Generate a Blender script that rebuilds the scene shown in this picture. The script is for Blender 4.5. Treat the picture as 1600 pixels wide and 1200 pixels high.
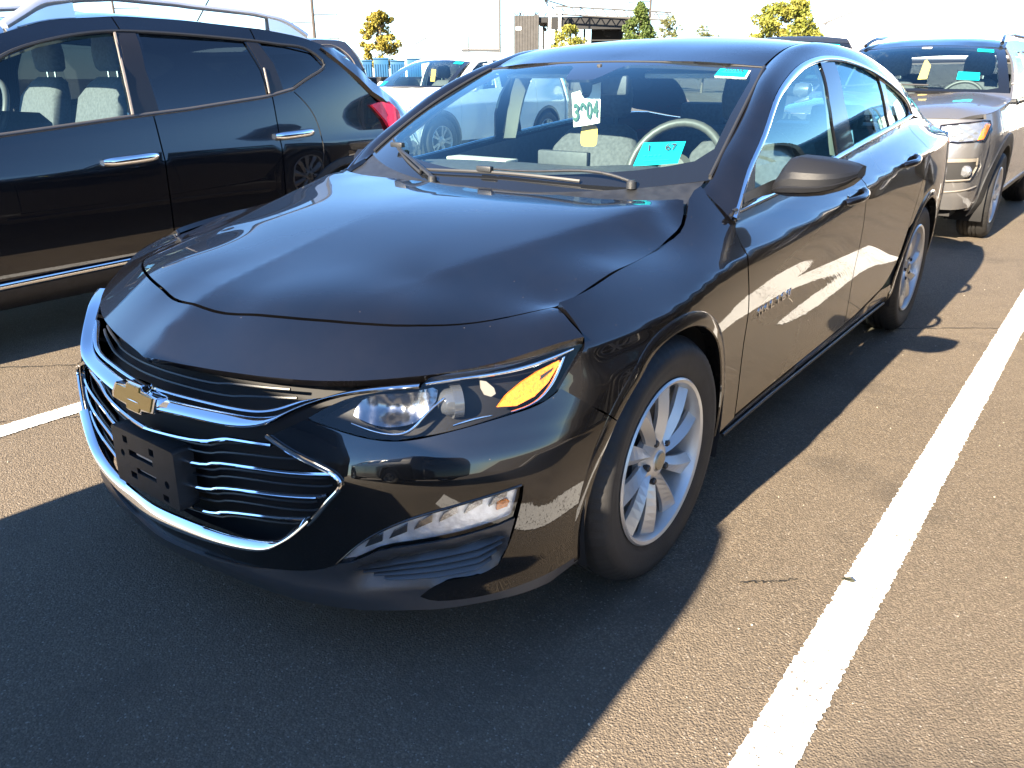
import bpy, bmesh, math, random
import numpy as np
from mathutils import Vector, Matrix, geometry
random.seed(7)
rng = np.random.default_rng(7)
scene = bpy.context.scene
for _o in list(bpy.data.objects): bpy.data.objects.remove(_o)
# ---------------------------------------------------------------- camera, sky, sun, exposure
cam_d = bpy.data.cameras.new('camera'); cam = bpy.data.objects.new('camera', cam_d); scene.collection.objects.link(cam)
CAM_YAW, CAM_PITCH, CAM_ROLL = -0.650408, 0.371578, -0.00147
cam.location = (1.69003, -1.72651, 1.28355)
_f = Vector((math.sin(CAM_YAW)*math.cos(CAM_PITCH), math.cos(CAM_YAW)*math.cos(CAM_PITCH), -math.sin(CAM_PITCH)))
_r = _f.cross(Vector((0, 0, 1))).normalized(); _u = _r.cross(_f)
_r2 = _r*math.cos(CAM_ROLL)+_u*math.sin(CAM_ROLL); _u2 = _u*math.cos(CAM_ROLL)-_r*math.sin(CAM_ROLL)
cam.rotation_euler = Matrix((_r2, _u2, -_f)).transposed().to_euler()
cam_d.sensor_fit = 'HORIZONTAL'; cam_d.sensor_width = 36.0; cam_d.lens = 36.0*1234.712/1600
cam_d.clip_start = .05; cam_d.clip_end = 2000
scene.camera = cam
SUN_DIR = Vector((.09, 1.95, -1.0)).normalized()           # the way the light travels
SUN_EL = math.asin(-SUN_DIR.z)
world = bpy.data.worlds.new('World'); scene.world = world; world.use_nodes = True
_n = world.node_tree.nodes; _l = world.node_tree.links
_sky = _n.new('ShaderNodeTexSky'); _sky.sky_type = 'NISHITA'; _sky.sun_disc = False
_sky.sun_elevation = SUN_EL
_sky.sun_rotation = math.atan2(-SUN_DIR.x, -SUN_DIR.y)
_sky.altitude = 50; _sky.air_density = 1.0; _sky.dust_density = 0.0; _sky.ozone_density = 6.5
_bg = _n['Background']; _bg.inputs['Strength'].default_value = .066
_l.new(_sky.outputs[0], _bg.inputs['Color'])
sun_d = bpy.data.lights.new('sun', 'SUN'); sun = bpy.data.objects.new('sun', sun_d); scene.collection.objects.link(sun)
sun_d.energy = 5.0; sun_d.angle = math.radians(.53); sun_d.color = (1.0, .85, .64)
sun.rotation_euler = SUN_DIR.to_track_quat('-Z', 'Y').to_euler(); sun.location = (0, -20, 12)
scene.view_settings.view_transform = 'Standard'; scene.view_settings.look = 'None'
scene.view_settings.gamma = 1; scene.view_settings.exposure = 2.8
scene.render.engine = 'CYCLES'
scene.cycles.max_bounces = 10; scene.cycles.transparent_max_bounces = 16; scene.cycles.glossy_bounces = 6
# ---------------------------------------------------------------- surface maths
def nspline(xk, yk):
    xk = np.asarray(xk, float); yk = np.asarray(yk, float); n = len(xk)
    h = np.diff(xk); A = np.zeros((n, n)); r = np.zeros((n,) + yk.shape[1:])
    A[0, 0] = A[-1, -1] = 1
    for i in range(1, n-1):
        A[i, i-1] = h[i-1]; A[i, i] = 2*(h[i-1]+h[i]); A[i, i+1] = h[i]
        r[i] = 6*((yk[i+1]-yk[i])/h[i]-(yk[i]-yk[i-1])/h[i-1])
    m = np.linalg.solve(A, r)
    def f(x):
        x = np.asarray(x, float); i = np.clip(np.searchsorted(xk, x)-1, 0, n-2)
        t = x-xk[i]; hh = h[i]
        xc = np.clip(x, xk[0], xk[-1]); lin = x-xc; t = xc-xk[i]
        def ex(a): return a.reshape(a.shape+(1,)*(yk.ndim-1))
        b = (yk[i+1]-yk[i])/ex(hh)-ex(hh)*(2*m[i]+m[i+1])/6
        v = yk[i]+ex(t)*(b+ex(t)*(m[i]/2+ex(t)*(m[i+1]-m[i])/ex(6*hh)))
        d = b+ex(t)*(m[i]+ex(t)*(m[i+1]-m[i])/ex(2*hh))
        return v+ex(lin)*d
    return f

def pchip_rows(Z, X, z):
    """Z,X (N,K) increasing Z per row, evaluate X at z (N,)"""
    N, K = Z.shape
    h = np.diff(Z, axis=1); h = np.maximum(h, 1e-5); d = np.diff(X, axis=1)/h
    m = np.zeros((N, K))
    w1 = 2*h[:, 1:]+h[:, :-1]; w2 = h[:, 1:]+2*h[:, :-1]
    a, b = d[:, :-1], d[:, 1:]
    ok = a*b > 0
    sa = np.where(ok, a, 1); sb = np.where(ok, b, 1)
    m[:, 1:-1] = np.where(ok, (w1+w2)/(w1/sa+w2/sb), 0)
    m[:, 0] = d[:, 0]; m[:, -1] = d[:, -1]
    i = np.clip((z[:, None] > Z).sum(1)-1, 0, K-2); r = np.arange(N)
    z0 = Z[r, i]; hh = h[r, i]; t = (z-z0)/hh
    tc = np.clip(t, 0, 1); ext = (t-tc)*hh
    y0, y1, m0, m1 = X[r, i], X[r, i+1], m[r, i], m[r, i+1]
    v = (1+2*tc)*(1-tc)**2*y0+tc*(1-tc)**2*hh*m0+tc*tc*(3-2*tc)*y1+tc*tc*(tc-1)*hh*m1
    return v+ext*np.where(ext > 0, m1, m0)

class Side:
    """flank of a car: x as a function of (y, z); rows of (z, x) at stations along y"""
    def __init__(s, ys, Z, X):
        s.fz = nspline(ys, np.asarray(Z, float)); s.fx = nspline(ys, np.asarray(X, float))
    def x(s, y, z):
        y = np.atleast_1d(np.asarray(y, float)); z = np.atleast_1d(np.asarray(z, float))
        return pchip_rows(s.fz(y), s.fx(y), z)
    def __call__(s, u, v):
        u = np.atleast_1d(u); v = np.atleast_1d(v)
        return np.stack([s.x(u, v), u, v], 1)

class Nose:
    """end of a car: radius about (0, yc) as a function of plan angle and height; u = 0.95*angle, v = z"""
    def __init__(s, zs, plans, yc=0., sgn=-1., th_max=1.45, n=30):
        s.yc = yc; s.sgn = sgn; s.th = np.linspace(0, th_max, n); rows = []
        for pl in plans:
            pl = np.asarray(pl, float); f = nspline(pl[:, 0], pl[:, 1])
            xs = np.linspace(0, pl[-1, 0], 600); ys = f(xs)
            th = np.arctan2(xs, (ys-yc)*sgn); r = np.hypot(xs, ys-yc)
            o = np.argsort(th)
            rows.append(np.interp(s.th, th[o], r[o]))
        rows = np.array(rows)
        k = np.array([1, 2, 1])/4.
        for _ in range(3):
            p = np.pad(rows, ((0, 0), (1, 1)), mode='reflect', reflect_type='odd'); p[:, 0] = rows[:, 1]
            rows = p[:, :-2]*k[0]+p[:, 1:-1]*k[1]+p[:, 2:]*k[2]
        s.fr = nspline(s.th, rows.T); s.zs = np.asarray(zs, float)
    def r(s, th, z):
        th = np.atleast_1d(th); z = np.atleast_1d(np.asarray(z, float))
        R = s.fr(th)
        return pchip_rows(np.repeat(s.zs[None], len(th), 0), R, z)
    def __call__(s, u, v):
        th = np.atleast_1d(np.asarray(u, float))/.95; v = np.atleast_1d(np.asarray(v, float))
        r = s.r(np.abs(th), v)
        return np.stack([r*np.sin(th), s.yc+s.sgn*r*np.cos(th), v], 1)
    def u_at(s, y, z):
        th = np.linspace(.3, 1.45, 500); P = s(th*.95, np.full(500, z)); return float(np.interp((y-s.yc)*-s.sgn, (P[:, 1]-s.yc)*-s.sgn, th*.95))

class TPS:
    def __init__(s, P, v, lam=0.):
        P = np.asarray(P, float); n = len(P); s.P = P
        K = s.k(P, P)+lam*np.eye(n); Q = np.hstack([np.ones((n, 1)), P])
        A = np.block([[K, Q], [Q.T, np.zeros((3, 3))]])
        s.c = np.linalg.solve(A, np.concatenate([np.asarray(v, float), np.zeros(3)]))
    def k(s, a, b):
        d2 = ((a[:, None]-b[None])**2).sum(2); return .5*d2*np.log(d2+1e-12)
    def ev(s, q):
        q = np.asarray(q, float); return s.k(q, s.P)@s.c[:-3]+np.hstack([np.ones((len(q), 1)), q])@s.c[-3:]
class Top:
    """height field z(|x|, y)"""
    def __init__(s, data, lam=1e-4):
        d = np.asarray(data, float); s.t = TPS(d[:, :2], d[:, 2], lam)
    def __call__(s, u, v):
        u = np.atleast_1d(np.asarray(u, float)); v = np.atleast_1d(np.asarray(v, float))
        return np.stack([u, v, s.t.ev(np.stack([np.abs(u), v], 1))], 1)
class RidgeTop(Top):
    """height field with a pair of creases running along x = xc(y)"""
    def __init__(s, data, ridge, lam=1e-4, eps=.010):
        s.rl = np.asarray(ridge, float); s.eps = eps; s.fr = nspline(s.rl[:, 0], s.rl[:, 1:]); d = np.asarray(data, float); d = d.copy(); d[:, 2] -= s.g(d[:, 0], d[:, 1]); Top.__init__(s, d, lam)
    def g(s, x, y):
        q = s.fr(np.clip(y, s.rl[0, 0], s.rl[-1, 0])); xc, a = q[:, 0], np.maximum(q[:, 1], 0); w = np.abs(x)-xc
        return -a*(np.sqrt(w*w+s.eps**2)-s.eps)
    def __call__(s, u, v):
        P = Top.__call__(s, u, v); P[:, 2] += s.g(P[:, 0], P[:, 1]); return P
# ---------------------------------------------------------------- materials
MATS = {}
def mat(name, base, rough=.5, metal=0., coat=0., coat_rough=.03, spec=.5, var=0., vscale=8., bump=0., bscale=200., trans=0., alpha=1., emit=None, col2=None, detail=4., aniso=0., tint=None):
    if name in MATS: return MATS[name]
    m = bpy.data.materials.new(name); m.use_nodes = True; nt = m.node_tree; b = nt.nodes['Principled BSDF']
    b.inputs['Base Color'].default_value = (*base, 1); b.inputs['Roughness'].default_value = rough
    b.inputs['Metallic'].default_value = metal; b.inputs['Coat Weight'].default_value = coat
    b.inputs['Coat Roughness'].default_value = coat_rough; b.inputs['Specular IOR Level'].default_value = spec
    b.inputs['Transmission Weight'].default_value = trans; b.inputs['Alpha'].default_value = alpha
    if emit: b.inputs['Emission Color'].default_value = (*emit[:3], 1); b.inputs['Emission Strength'].default_value = emit[3]
    tc = nt.nodes.new('ShaderNodeTexCoord')
    if var or col2:
        nz = nt.nodes.new('ShaderNodeTexNoise'); nz.inputs['Scale'].default_value = vscale; nz.inputs['Detail'].default_value = detail
        nt.links.new(tc.outputs['Object'], nz.inputs['Vector'])
        mx = nt.nodes.new('ShaderNodeMix'); mx.data_type = 'RGBA'
        c2 = col2 or tuple(min(1, c*(1+var)) for c in base); c1 = base if col2 else tuple(c*(1-var) for c in base)
        mx.inputs['A'].default_value = (*c1, 1); mx.inputs['B'].default_value = (*c2, 1)
        rp = nt.nodes.new('ShaderNodeMapRange'); rp.inputs['From Min'].default_value = .35; rp.inputs['From Max'].default_value = .65
        nt.links.new(nz.outputs['Fac'], rp.inputs['Value']); nt.links.new(rp.outputs['Result'], mx.inputs['Factor'])
        nt.links.new(mx.outputs['Result'], b.inputs['Base Color'])
    if bump:
        n2 = nt.nodes.new('ShaderNodeTexNoise'); n2.inputs['Scale'].default_value = bscale; n2.inputs['Detail'].default_value = 3
        nt.links.new(tc.outputs['Object'], n2.inputs['Vector'])
        bp = nt.nodes.new('ShaderNodeBump'); bp.inputs['Strength'].default_value = bump; bp.inputs['Distance'].default_value = .002
        nt.links.new(n2.outputs['Fac'], bp.inputs['Height']); nt.links.new(bp.outputs['Normal'], b.inputs['Normal'])
    MATS[name] = m; return m

def paint(name, base, dust=(.16, .125, .10), amount=.05, flake=None, rough=.35, metal=0., wave=.0):
    """glossy car paint under a clear coat with a thin uneven film of dust and fine specks"""
    if name in MATS: return MATS[name]
    m = mat(name, base, rough=rough, metal=metal, coat=1., coat_rough=.012, spec=.15)
    nt = m.node_tree; b = nt.nodes['Principled BSDF']; b.inputs['Coat IOR'].default_value = 1.7; tc = [n for n in nt.nodes if n.type == 'TEX_COORD'][0]
    nz = nt.nodes.new('ShaderNodeTexNoise'); nz.inputs['Scale'].default_value = 5; nz.inputs['Detail'].default_value = 8; nz.inputs['Roughness'].default_value = .7
    sp = nt.nodes.new('ShaderNodeTexVoronoi'); sp.inputs['Scale'].default_value = 75; sp.inputs['Randomness'].default_value = 1
    nt.links.new(tc.outputs['Object'], nz.inputs['Vector']); nt.links.new(tc.outputs['Object'], sp.inputs['Vector'])
    r1 = nt.nodes.new('ShaderNodeMapRange'); r1.inputs['From Min'].default_value = .3; r1.inputs['From Max'].default_value = .75; r1.inputs['To Min'].default_value = amount*.35; r1.inputs['To Max'].default_value = amount*1.4
    nt.links.new(nz.outputs['Fac'], r1.inputs['Value'])
    r2 = nt.nodes.new('ShaderNodeMapRange'); r2.inputs['From Min'].default_value = .035; r2.inputs['From Max'].default_value = .10; r2.inputs['To Min'].default_value = .5; r2.inputs['To Max'].default_value = 0
    nt.links.new(sp.outputs['Distance'], r2.inputs['Value'])
    # only a few of the cells carry a speck
    cs = nt.nodes.new('ShaderNodeSeparateColor'); nt.links.new(sp.outputs['Color'], cs.inputs['Color'])
    gt = nt.nodes.new('ShaderNodeMath'); gt.operation = 'GREATER_THAN'; gt.inputs[1].default_value = .975; nt.links.new(cs.outputs['Red'], gt.inputs[0])
    ml = nt.nodes.new('ShaderNodeMath'); ml.operation = 'MULTIPLY'; nt.links.new(gt.outputs[0], ml.inputs[0]); nt.links.new(r2.outputs['Result'], ml.inputs[1])
    ad = nt.nodes.new('ShaderNodeMath'); ad.operation = 'MAXIMUM'; nt.links.new(r1.outputs['Result'], ad.inputs[0]); nt.links.new(ml.outputs[0], ad.inputs[1])
    df = nt.nodes.new('ShaderNodeBsdfDiffuse'); df.inputs['Color'].default_value = (*dust, 1)
    mx = nt.nodes.new('ShaderNodeMixShader'); nt.links.new(ad.outputs[0], mx.inputs['Fac'])
    out = [n for n in nt.nodes if n.type == 'OUTPUT_MATERIAL'][0]
    nt.links.new(b.outputs[0], mx.inputs[1]); nt.links.new(df.outputs[0], mx.inputs[2]); nt.links.new(mx.outputs[0], out.inputs['Surface'])
    if wave:
        n3 = nt.nodes.new('ShaderNodeTexNoise'); n3.inputs['Scale'].default_value = 2.6; n3.inputs['Detail'].default_value = 1
        nt.links.new(tc.outputs['Object'], n3.inputs['Vector'])
        bp = nt.nodes.new('ShaderNodeBump'); bp.inputs['Strength'].default_value = wave; bp.inputs['Distance'].default_value = .01
        nt.links.new(n3.outputs['Fac'], bp.inputs['Height']); nt.links.new(bp.outputs['Normal'], b.inputs['Coat Normal'])
    return m

def glass(name, tint, ior=1.5, gloss=(1, 1, 1), mult=1.7):
    """thin pane: tinted see-through layer under a Fresnel reflection"""
    if name in MATS: return MATS[name]
    m = bpy.data.materials.new(name); m.use_nodes = True; nt = m.node_tree; nt.nodes.clear()
    out = nt.nodes.new('ShaderNodeOutputMaterial'); tr = nt.nodes.new('ShaderNodeBsdfTransparent'); tr.inputs['Color'].default_value = (*tint, 1)
    gl = nt.nodes.new('ShaderNodeBsdfGlossy'); gl.inputs['Roughness'].default_value = .005; gl.inputs['Color'].default_value = (*gloss, 1)
    fr = nt.nodes.new('ShaderNodeFresnel'); ge = nt.nodes.new('ShaderNodeNewGeometry'); io = nt.nodes.new('ShaderNodeMapRange')   # a pane mirrors alike from both sides
    io.inputs['To Min'].default_value = ior; io.inputs['To Max'].default_value = 1/ior; nt.links.new(ge.outputs['Backfacing'], io.inputs['Value']); nt.links.new(io.outputs['Result'], fr.inputs['IOR'])
    ma = nt.nodes.new('ShaderNodeMath'); ma.operation = 'MULTIPLY'; ma.inputs[1].default_value = mult; ma.use_clamp = True
    nt.links.new(fr.outputs[0], ma.inputs[0])
    mx = nt.nodes.new('ShaderNodeMixShader'); nt.links.new(ma.outputs[0], mx.inputs[0]); nt.links.new(tr.outputs[0], mx.inputs[1]); nt.links.new(gl.outputs[0], mx.inputs[2])
    nt.links.new(mx.outputs[0], out.inputs['Surface']); MATS[name] = m; return m

BLACK = paint('black_paint', (.0008, .001, .0016), amount=.009, dust=(.19, .15, .14))
NAVY = paint('dark_blue_paint', (.001, .0016, .0035), amount=.005, dust=(.10, .10, .11))
CHROME = mat('chrome', (.85, .87, .9), rough=.06, metal=1.)
GOLD = mat('badge_gold', (.55, .36, .10), rough=.3, metal=.6, coat=.6, bump=.25, bscale=500)
PLASTIC = mat('black_plastic', (.014, .015, .017), rough=.42, var=.25, vscale=30, bump=.25, bscale=900)
TRIM = mat('gloss_black_trim', (.006, .006, .008), rough=.12, coat=.5)
RUBBER = mat('tyre_rubber', (.011, .0108, .011), rough=.72, var=.3, vscale=14, bump=.35, bscale=350)
ALLOY = mat('alloy_silver', (.50, .495, .485), rough=.42, metal=.7, coat=.25, coat_rough=.2, var=.05, vscale=6)
IRON = mat('brake_iron', (.05, .047, .045), rough=.5, metal=.7)
VOID = mat('dark_cavity', (.006, .006, .007), rough=.8)
GLASS = glass('windscreen_glass', (.78, .93, .93), ior=1.5, gloss=(.72, .97, 1.), mult=1.45)
GLASS_SIDE = glass('door_glass', (.62, .82, .82), ior=1.7, gloss=(.66, .90, .90), mult=1.25)
GLASS_DARK = glass('privacy_glass', (.03, .035, .04), ior=1.55)
LENS = glass('lamp_lens', (.97, .98, .98), ior=1.4, mult=.8)
FRIT = mat('glass_border', (.006, .007, .009), rough=.05, coat=1.)
AMBER = mat('amber_reflector', (.75, .17, .004), rough=.25, coat=.6, var=.25, vscale=160, bump=.6, bscale=300)
REDLENS = mat('red_lamp', (.95, .03, .08), rough=.3, coat=.4, var=.12, vscale=40)
SILVER = mat('lamp_reflector', (.24, .245, .26), rough=.2, metal=1., bump=.25, bscale=90)
CLOTH = mat('seat_cloth', (.06, .061, .066), rough=.9, var=.2, vscale=60)
DASH = mat('dash_vinyl', (.045, .046, .048), rough=.6, var=.15, vscale=50, bump=.2, bscale=600)
BEIGE = mat('pale_interior_trim', (.40, .38, .33), rough=.7)
TEAL = mat('teal_sticker', (.0, .32, .37), rough=.5)
PAPER = mat('white_paper', (.60, .60, .57), rough=.7)
YELLOW = mat('yellow_card', (.45, .26, .03), rough=.6)
INK = mat('ink_black', (.02, .02, .03), rough=.7)
GREEN_INK = mat('ink_green', (.002, .045, .028), rough=.7)

# ---------------------------------------------------------------- objects
COL = scene.collection
def tag(o, label=None, cat=None, group=None, kind=None):
    if label: o['label'] = label
    if cat: o['category'] = cat
    if group: o['group'] = group
    if kind: o['kind'] = kind
    return o
def empty(name, loc=(0, 0, 0), rz=0.):
    o = bpy.data.objects.new(name, None); COL.objects.link(o); o.location = loc; o.rotation_euler = (0, 0, rz)
    o.empty_display_size = .3; return o
def mesh_obj(name, verts, faces, m, parent=None, smooth=True, normals=None):
    me = bpy.data.meshes.new(name); me.from_pydata([tuple(v) for v in verts], [], [tuple(f) for f in faces]); me.materials.append(m)
    if smooth: me.polygons.foreach_set('use_smooth', [True]*len(me.polygons))
    me.update()
    if normals is not None: me.normals_split_custom_set_from_vertices([tuple(n) for n in normals])
    o = bpy.data.objects.new(name, me); COL.objects.link(o)
    if parent is not None: o.parent = parent
    return o
def bm_obj(name, bm, m, parent=None, smooth=False, angle=None):
    bmesh.ops.recalc_face_normals(bm, faces=bm.faces[:])
    me = bpy.data.meshes.new(name); bm.to_mesh(me); bm.free(); me.materials.append(m)
    if smooth or angle:
        me.polygons.foreach_set('use_smooth', [True]*len(me.polygons))
        if angle: me.set_sharp_from_angle(angle=math.radians(angle))
    o = bpy.data.objects.new(name, me); COL.objects.link(o)
    if parent is not None: o.parent = parent
    return o
def copy_tree(o, parent=None):
    c = o.copy(); COL.objects.link(c); c.parent = parent
    for ch in list(o.children): copy_tree(ch, c)
    return c

def resample(pts, h, closed=False):
    pts = [np.asarray(p, float) for p in pts]
    if closed: pts = pts+[pts[0]]
    out = []
    for a, b in zip(pts[:-1], pts[1:]):
        n = max(1, int(math.ceil(np.linalg.norm(b-a)/h)))
        for i in range(n): out.append(a+(b-a)*i/n)
    if not closed: out.append(pts[-1])
    return np.array(out)
def smooth_curve(pts, n=40):
    """spline through points, parameter = chord length"""
    p = np.asarray(pts, float); d = np.concatenate([[0], np.cumsum(np.linalg.norm(np.diff(p, axis=0), axis=1))])
    return nspline(d, p)(np.linspace(0, d[-1], n))
def inside(poly, q):
    x, y = q[:, 0], q[:, 1]; c = np.zeros(len(q), bool); n = len(poly)
    for i in range(n):
        x1, y1 = poly[i]; x2, y2 = poly[(i+1) % n]
        if y1 == y2: continue
        hit = ((y1 > y) != (y2 > y)) & (x < (x2-x1)*(y-y1)/(y2-y1)+x1); c ^= hit
    return c
def seg_dist(poly, q):
    d = np.full(len(q), 1e9)
    for i in range(len(poly)):
        a = poly[i]; ab = poly[(i+1) % len(poly)]-a; L = ab@ab+1e-12
        t = np.clip(((q-a)@ab)/L, 0, 1); d = np.minimum(d, np.linalg.norm(q-(a+t[:, None]*ab), axis=1))
    return d
CENTRE = np.array([0, 1.4, .45])
def surf_normals(fn, uv, centre=None):
    e = 2e-3; u, v = uv[:, 0], uv[:, 1]
    du = fn(u+e, v)-fn(u-e, v); dv = fn(u, v+e)-fn(u, v-e)
    N = np.cross(du, dv); N /= np.linalg.norm(N, axis=1)[:, None]+1e-12
    P = fn(u, v); c = CENTRE if centre is None else np.asarray(centre)
    s = np.sign(((P-c)*N).sum(1).mean()) or 1
    return P, N*s
def patch(name, fn, outline, m, parent=None, holes=(), h=.03, off=0., flange=.012, mirror=1, centre=None, relief=None, label=None):
    """trimmed piece of a surface: outline and holes are closed curves in the surface's own (u, v); edges turn inwards by `flange`"""
    loops = [resample(outline, h, True)]+[resample(x, h, True) for x in holes]
    lo = loops[0].min(0); hi = loops[0].max(0)
    gx, gy = np.meshgrid(np.arange(lo[0]+h*.5, hi[0], h), np.arange(lo[1]+h*.5, hi[1], h)); gx = gx+(np.arange(gx.shape[0])[:, None] % 2)*h*.5
    g = np.stack([gx.ravel(), gy.ravel()], 1)
    if len(g):
        ok = inside(loops[0], g)
        for L in loops[1:]: ok &= ~inside(L, g)
        g = g[ok]
        if len(g):
            d = np.min([seg_dist(L, g) for L in loops], axis=0); g = g[d > h*.45]
    pts = [Vector(p) for L in loops for p in L]; edges = []; k = 0
    for L in loops:
        n = len(L); edges += [(k+i, k+(i+1) % n) for i in range(n)]; k += n
    nb = len(pts); pts += [Vector(p) for p in g]
    r = geometry.delaunay_2d_cdt(pts, edges, [], 0, 1e-6)
    V = np.array([tuple(v) for v in r[0]]); F = [f for f in r[2]]
    T = np.array(F); cen = V[T].mean(1); ok = inside(loops[0], cen)
    for L in loops[1:]: ok &= ~inside(L, cen)
    T = T[ok]
    used = np.unique(T); mp = -np.ones(len(V), int); mp[used] = np.arange(len(used)); V = V[used]; T = mp[T]
    P, N = surf_normals(fn, V, centre)
    o_ = off if relief is None else off+relief(V)
    P = P+N*(o_[:, None] if isinstance(o_, np.ndarray) else o_)
    # orient
    fnorm = np.cross(P[T[:, 1]]-P[T[:, 0]], P[T[:, 2]]-P[T[:, 0]]); flip = (fnorm*N[T[:, 0]]).sum(1) < 0
    T[flip] = T[flip][:, ::-1]
    if relief is not None:
        fnorm = np.cross(P[T[:, 1]]-P[T[:, 0]], P[T[:, 2]]-P[T[:, 0]]); N = np.zeros_like(P)
        for k in range(3): np.add.at(N, T[:, k], fnorm)
        N /= np.linalg.norm(N, axis=1)[:, None]+1e-15
    verts = list(P); norms = list(N); faces = [tuple(t) for t in T]
    if flange:
        cnt = {}
        for t in T:
            for a, b in ((t[0], t[1]), (t[1], t[2]), (t[2], t[0])):
                cnt[(a, b)] = 1
        be = [(a, b) for (a, b) in cnt if (b, a) not in cnt]
        base = {}
        def dup(i, dirn):
            if (i, 0) not in base:
                base[(i, 0)] = len(verts); verts.append(P[i]); norms.append(dirn)
                base[(i, 1)] = len(verts); verts.append(P[i]-N[i]*flange); norms.append(dirn)
            return base[(i, 0)], base[(i, 1)]
        for a, b in be:
            tdir = P[b]-P[a]; sd = np.cross(tdir, N[a]); sd = sd/(np.linalg.norm(sd)+1e-12)
            a0, a1 = dup(a, sd); b0, b1 = dup(b, sd)
            faces.append((b0, a0, a1, b1))
    res = []
    verts = np.array(verts); norms = np.array(norms)
    for s in ((1, -1) if mirror == 2 else (mirror,)):
        vv = verts*[s, 1, 1]; nn = norms*[s, 1, 1]; ff = faces if s > 0 else [tuple(reversed(f)) for f in faces]
        o = mesh_obj(name, vv, ff, m, parent, True, nn)
        if label: o['label'] = label
        res.append(o)
    return res if mirror == 2 else res[0]
def mirror_mesh(o, parent=None, name=None):
    """a second object, the reflection of o's mesh in the car's middle plane"""
    me = o.data.copy(); n = len(me.vertices); co = np.empty(n*3); me.vertices.foreach_get('co', co); co = co.reshape(-1, 3); co[:, 0] *= -1
    me.vertices.foreach_set('co', co.ravel()); me.flip_normals(); me.update()
    c = bpy.data.objects.new(name or o.name.split('.')[0], me); COL.objects.link(c); c.parent = parent if parent is not None else o.parent
    return c

def grid_obj(name, P, m, parent=None, close_u=False, close_v=False, cap=False, smooth=True, mirror=1, angle=40):
    """P (n,m,3) lattice to mesh"""
    n, k, _ = P.shape; V = P.reshape(-1, 3); F = []
    for i in range(n if close_u else n-1):
        for j in range(k if close_v else k-1):
            i2, j2 = (i+1) % n, (j+1) % k
            F.append((i*k+j, i2*k+j, i2*k+j2, i*k+j2))
    if cap:
        F.append(tuple(range(k))[::-1]); F.append(tuple((n-1)*k+j for j in range(k)))
    res = []
    for s in ((1, -1) if mirror == 2 else (mirror,)):
        bm = bmesh.new(); vs = [bm.verts.new(tuple(v*[s, 1, 1])) for v in V]
        for f in F:
            try: bm.faces.new([vs[i] for i in f])
            except ValueError: pass
        bmesh.ops.remove_doubles(bm, verts=bm.verts[:], dist=1e-6)
        res.append(bm_obj(name, bm, m, parent, smooth, angle if smooth else None))
    return res if mirror == 2 else res[0]
def tube(name, pts, r, m, parent=None, n=8, mirror=1, flat=1., up=None):
    p = np.asarray(pts, float); t = np.gradient(p, axis=0); t /= np.linalg.norm(t, axis=1)[:, None]+1e-12
    r = np.broadcast_to(np.asarray(r, float), (len(p),)); rings = []
    ref = np.array(up if up is not None else (0, 0, 1.), float)
    for i in range(len(p)):
        a = np.cross(t[i], ref); 
        if np.linalg.norm(a) < 1e-3: a = np.cross(t[i], (1., 0, 0))
        a /= np.linalg.norm(a); b = np.cross(a, t[i]); an = np.linspace(0, 2*np.pi, n, endpoint=False)
        rings.append(p[i]+r[i]*(np.cos(an)[:, None]*a+flat*np.sin(an)[:, None]*b))
    return grid_obj(name, np.array(rings), m, parent, close_v=True, cap=True, mirror=mirror)
def band(name, A, B, m, parent=None, bulge=.006, n=7, nn=None, centre=None, mirror=1, sink=.006, N=48, peak=None):
    """strip between two curves, domed outwards, its edges sunk into the surface"""
    A = smooth_curve(A, N) if len(A) != N else np.asarray(A); B = smooth_curve(B, N) if len(B) != N else np.asarray(B)
    t = np.gradient((A+B)/2, axis=0); w = B-A; nr = np.cross(t, w); nr /= np.linalg.norm(nr, axis=1)[:, None]+1e-12
    c = CENTRE if centre is None else np.asarray(centre)
    if (((A+B)/2-c)*nr).sum() < 0: nr = -nr
    rows = [A-nr*sink]
    for j in range(n):
        s = j/(n-1); k = 1-(2*s-1)**2
        if peak: k = math.sin(min(1, s/peak)*math.pi/2)**.9 if s <= peak else max(0., 1-((s-peak)/(1-peak))**2)
        rows.append(A+(B-A)*s+nr*(bulge*k))
    rows.append(B-nr*sink)
    return grid_obj(name, np.array(rows), m, parent, mirror=mirror)
def lathe(name, prof, m, parent=None, n=64, axis='x', smooth=True, angle=35):
    """prof: list of (r, a): radius and position along the axis"""
    bm = bmesh.new(); rings = []
    for r, a in prof:
        ring = []
        for i in range(n):
            t = 2*math.pi*i/n; c, s = r*math.cos(t), r*math.sin(t)
            ring.append(bm.verts.new({'x': (a, c, s), 'y': (c, a, s), 'z': (c, s, a)}[axis]))
        rings.append(ring)
    for A, B in zip(rings[:-1], rings[1:]):
        for i in range(n):
            j = (i+1) % n; bm.faces.new((A[i], A[j], B[j], B[i]))
    return bm_obj(name, bm, m, parent, smooth, angle)
def box(name, lo, hi, m, parent=None, bevel=0., seg=2, rot=None, loc=None):
    bm = bmesh.new(); bmesh.ops.create_cube(bm, size=1.)
    lo, hi = np.array(lo, float), np.array(hi, float); s = hi-lo; c = (lo+hi)/2
    for v in bm.verts: v.co = Vector((v.co.x*s[0], v.co.y*s[1], v.co.z*s[2]))
    if bevel: bmesh.ops.bevel(bm, geom=bm.edges[:], offset=bevel, segments=seg, profile=.6, affect='EDGES')
    M = Matrix.Translation(Vector(c))
    if rot is not None: M = M @ rot
    bm.transform(M)
    return bm_obj(name, bm, m, parent, bool(bevel), 40 if bevel else None)
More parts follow.
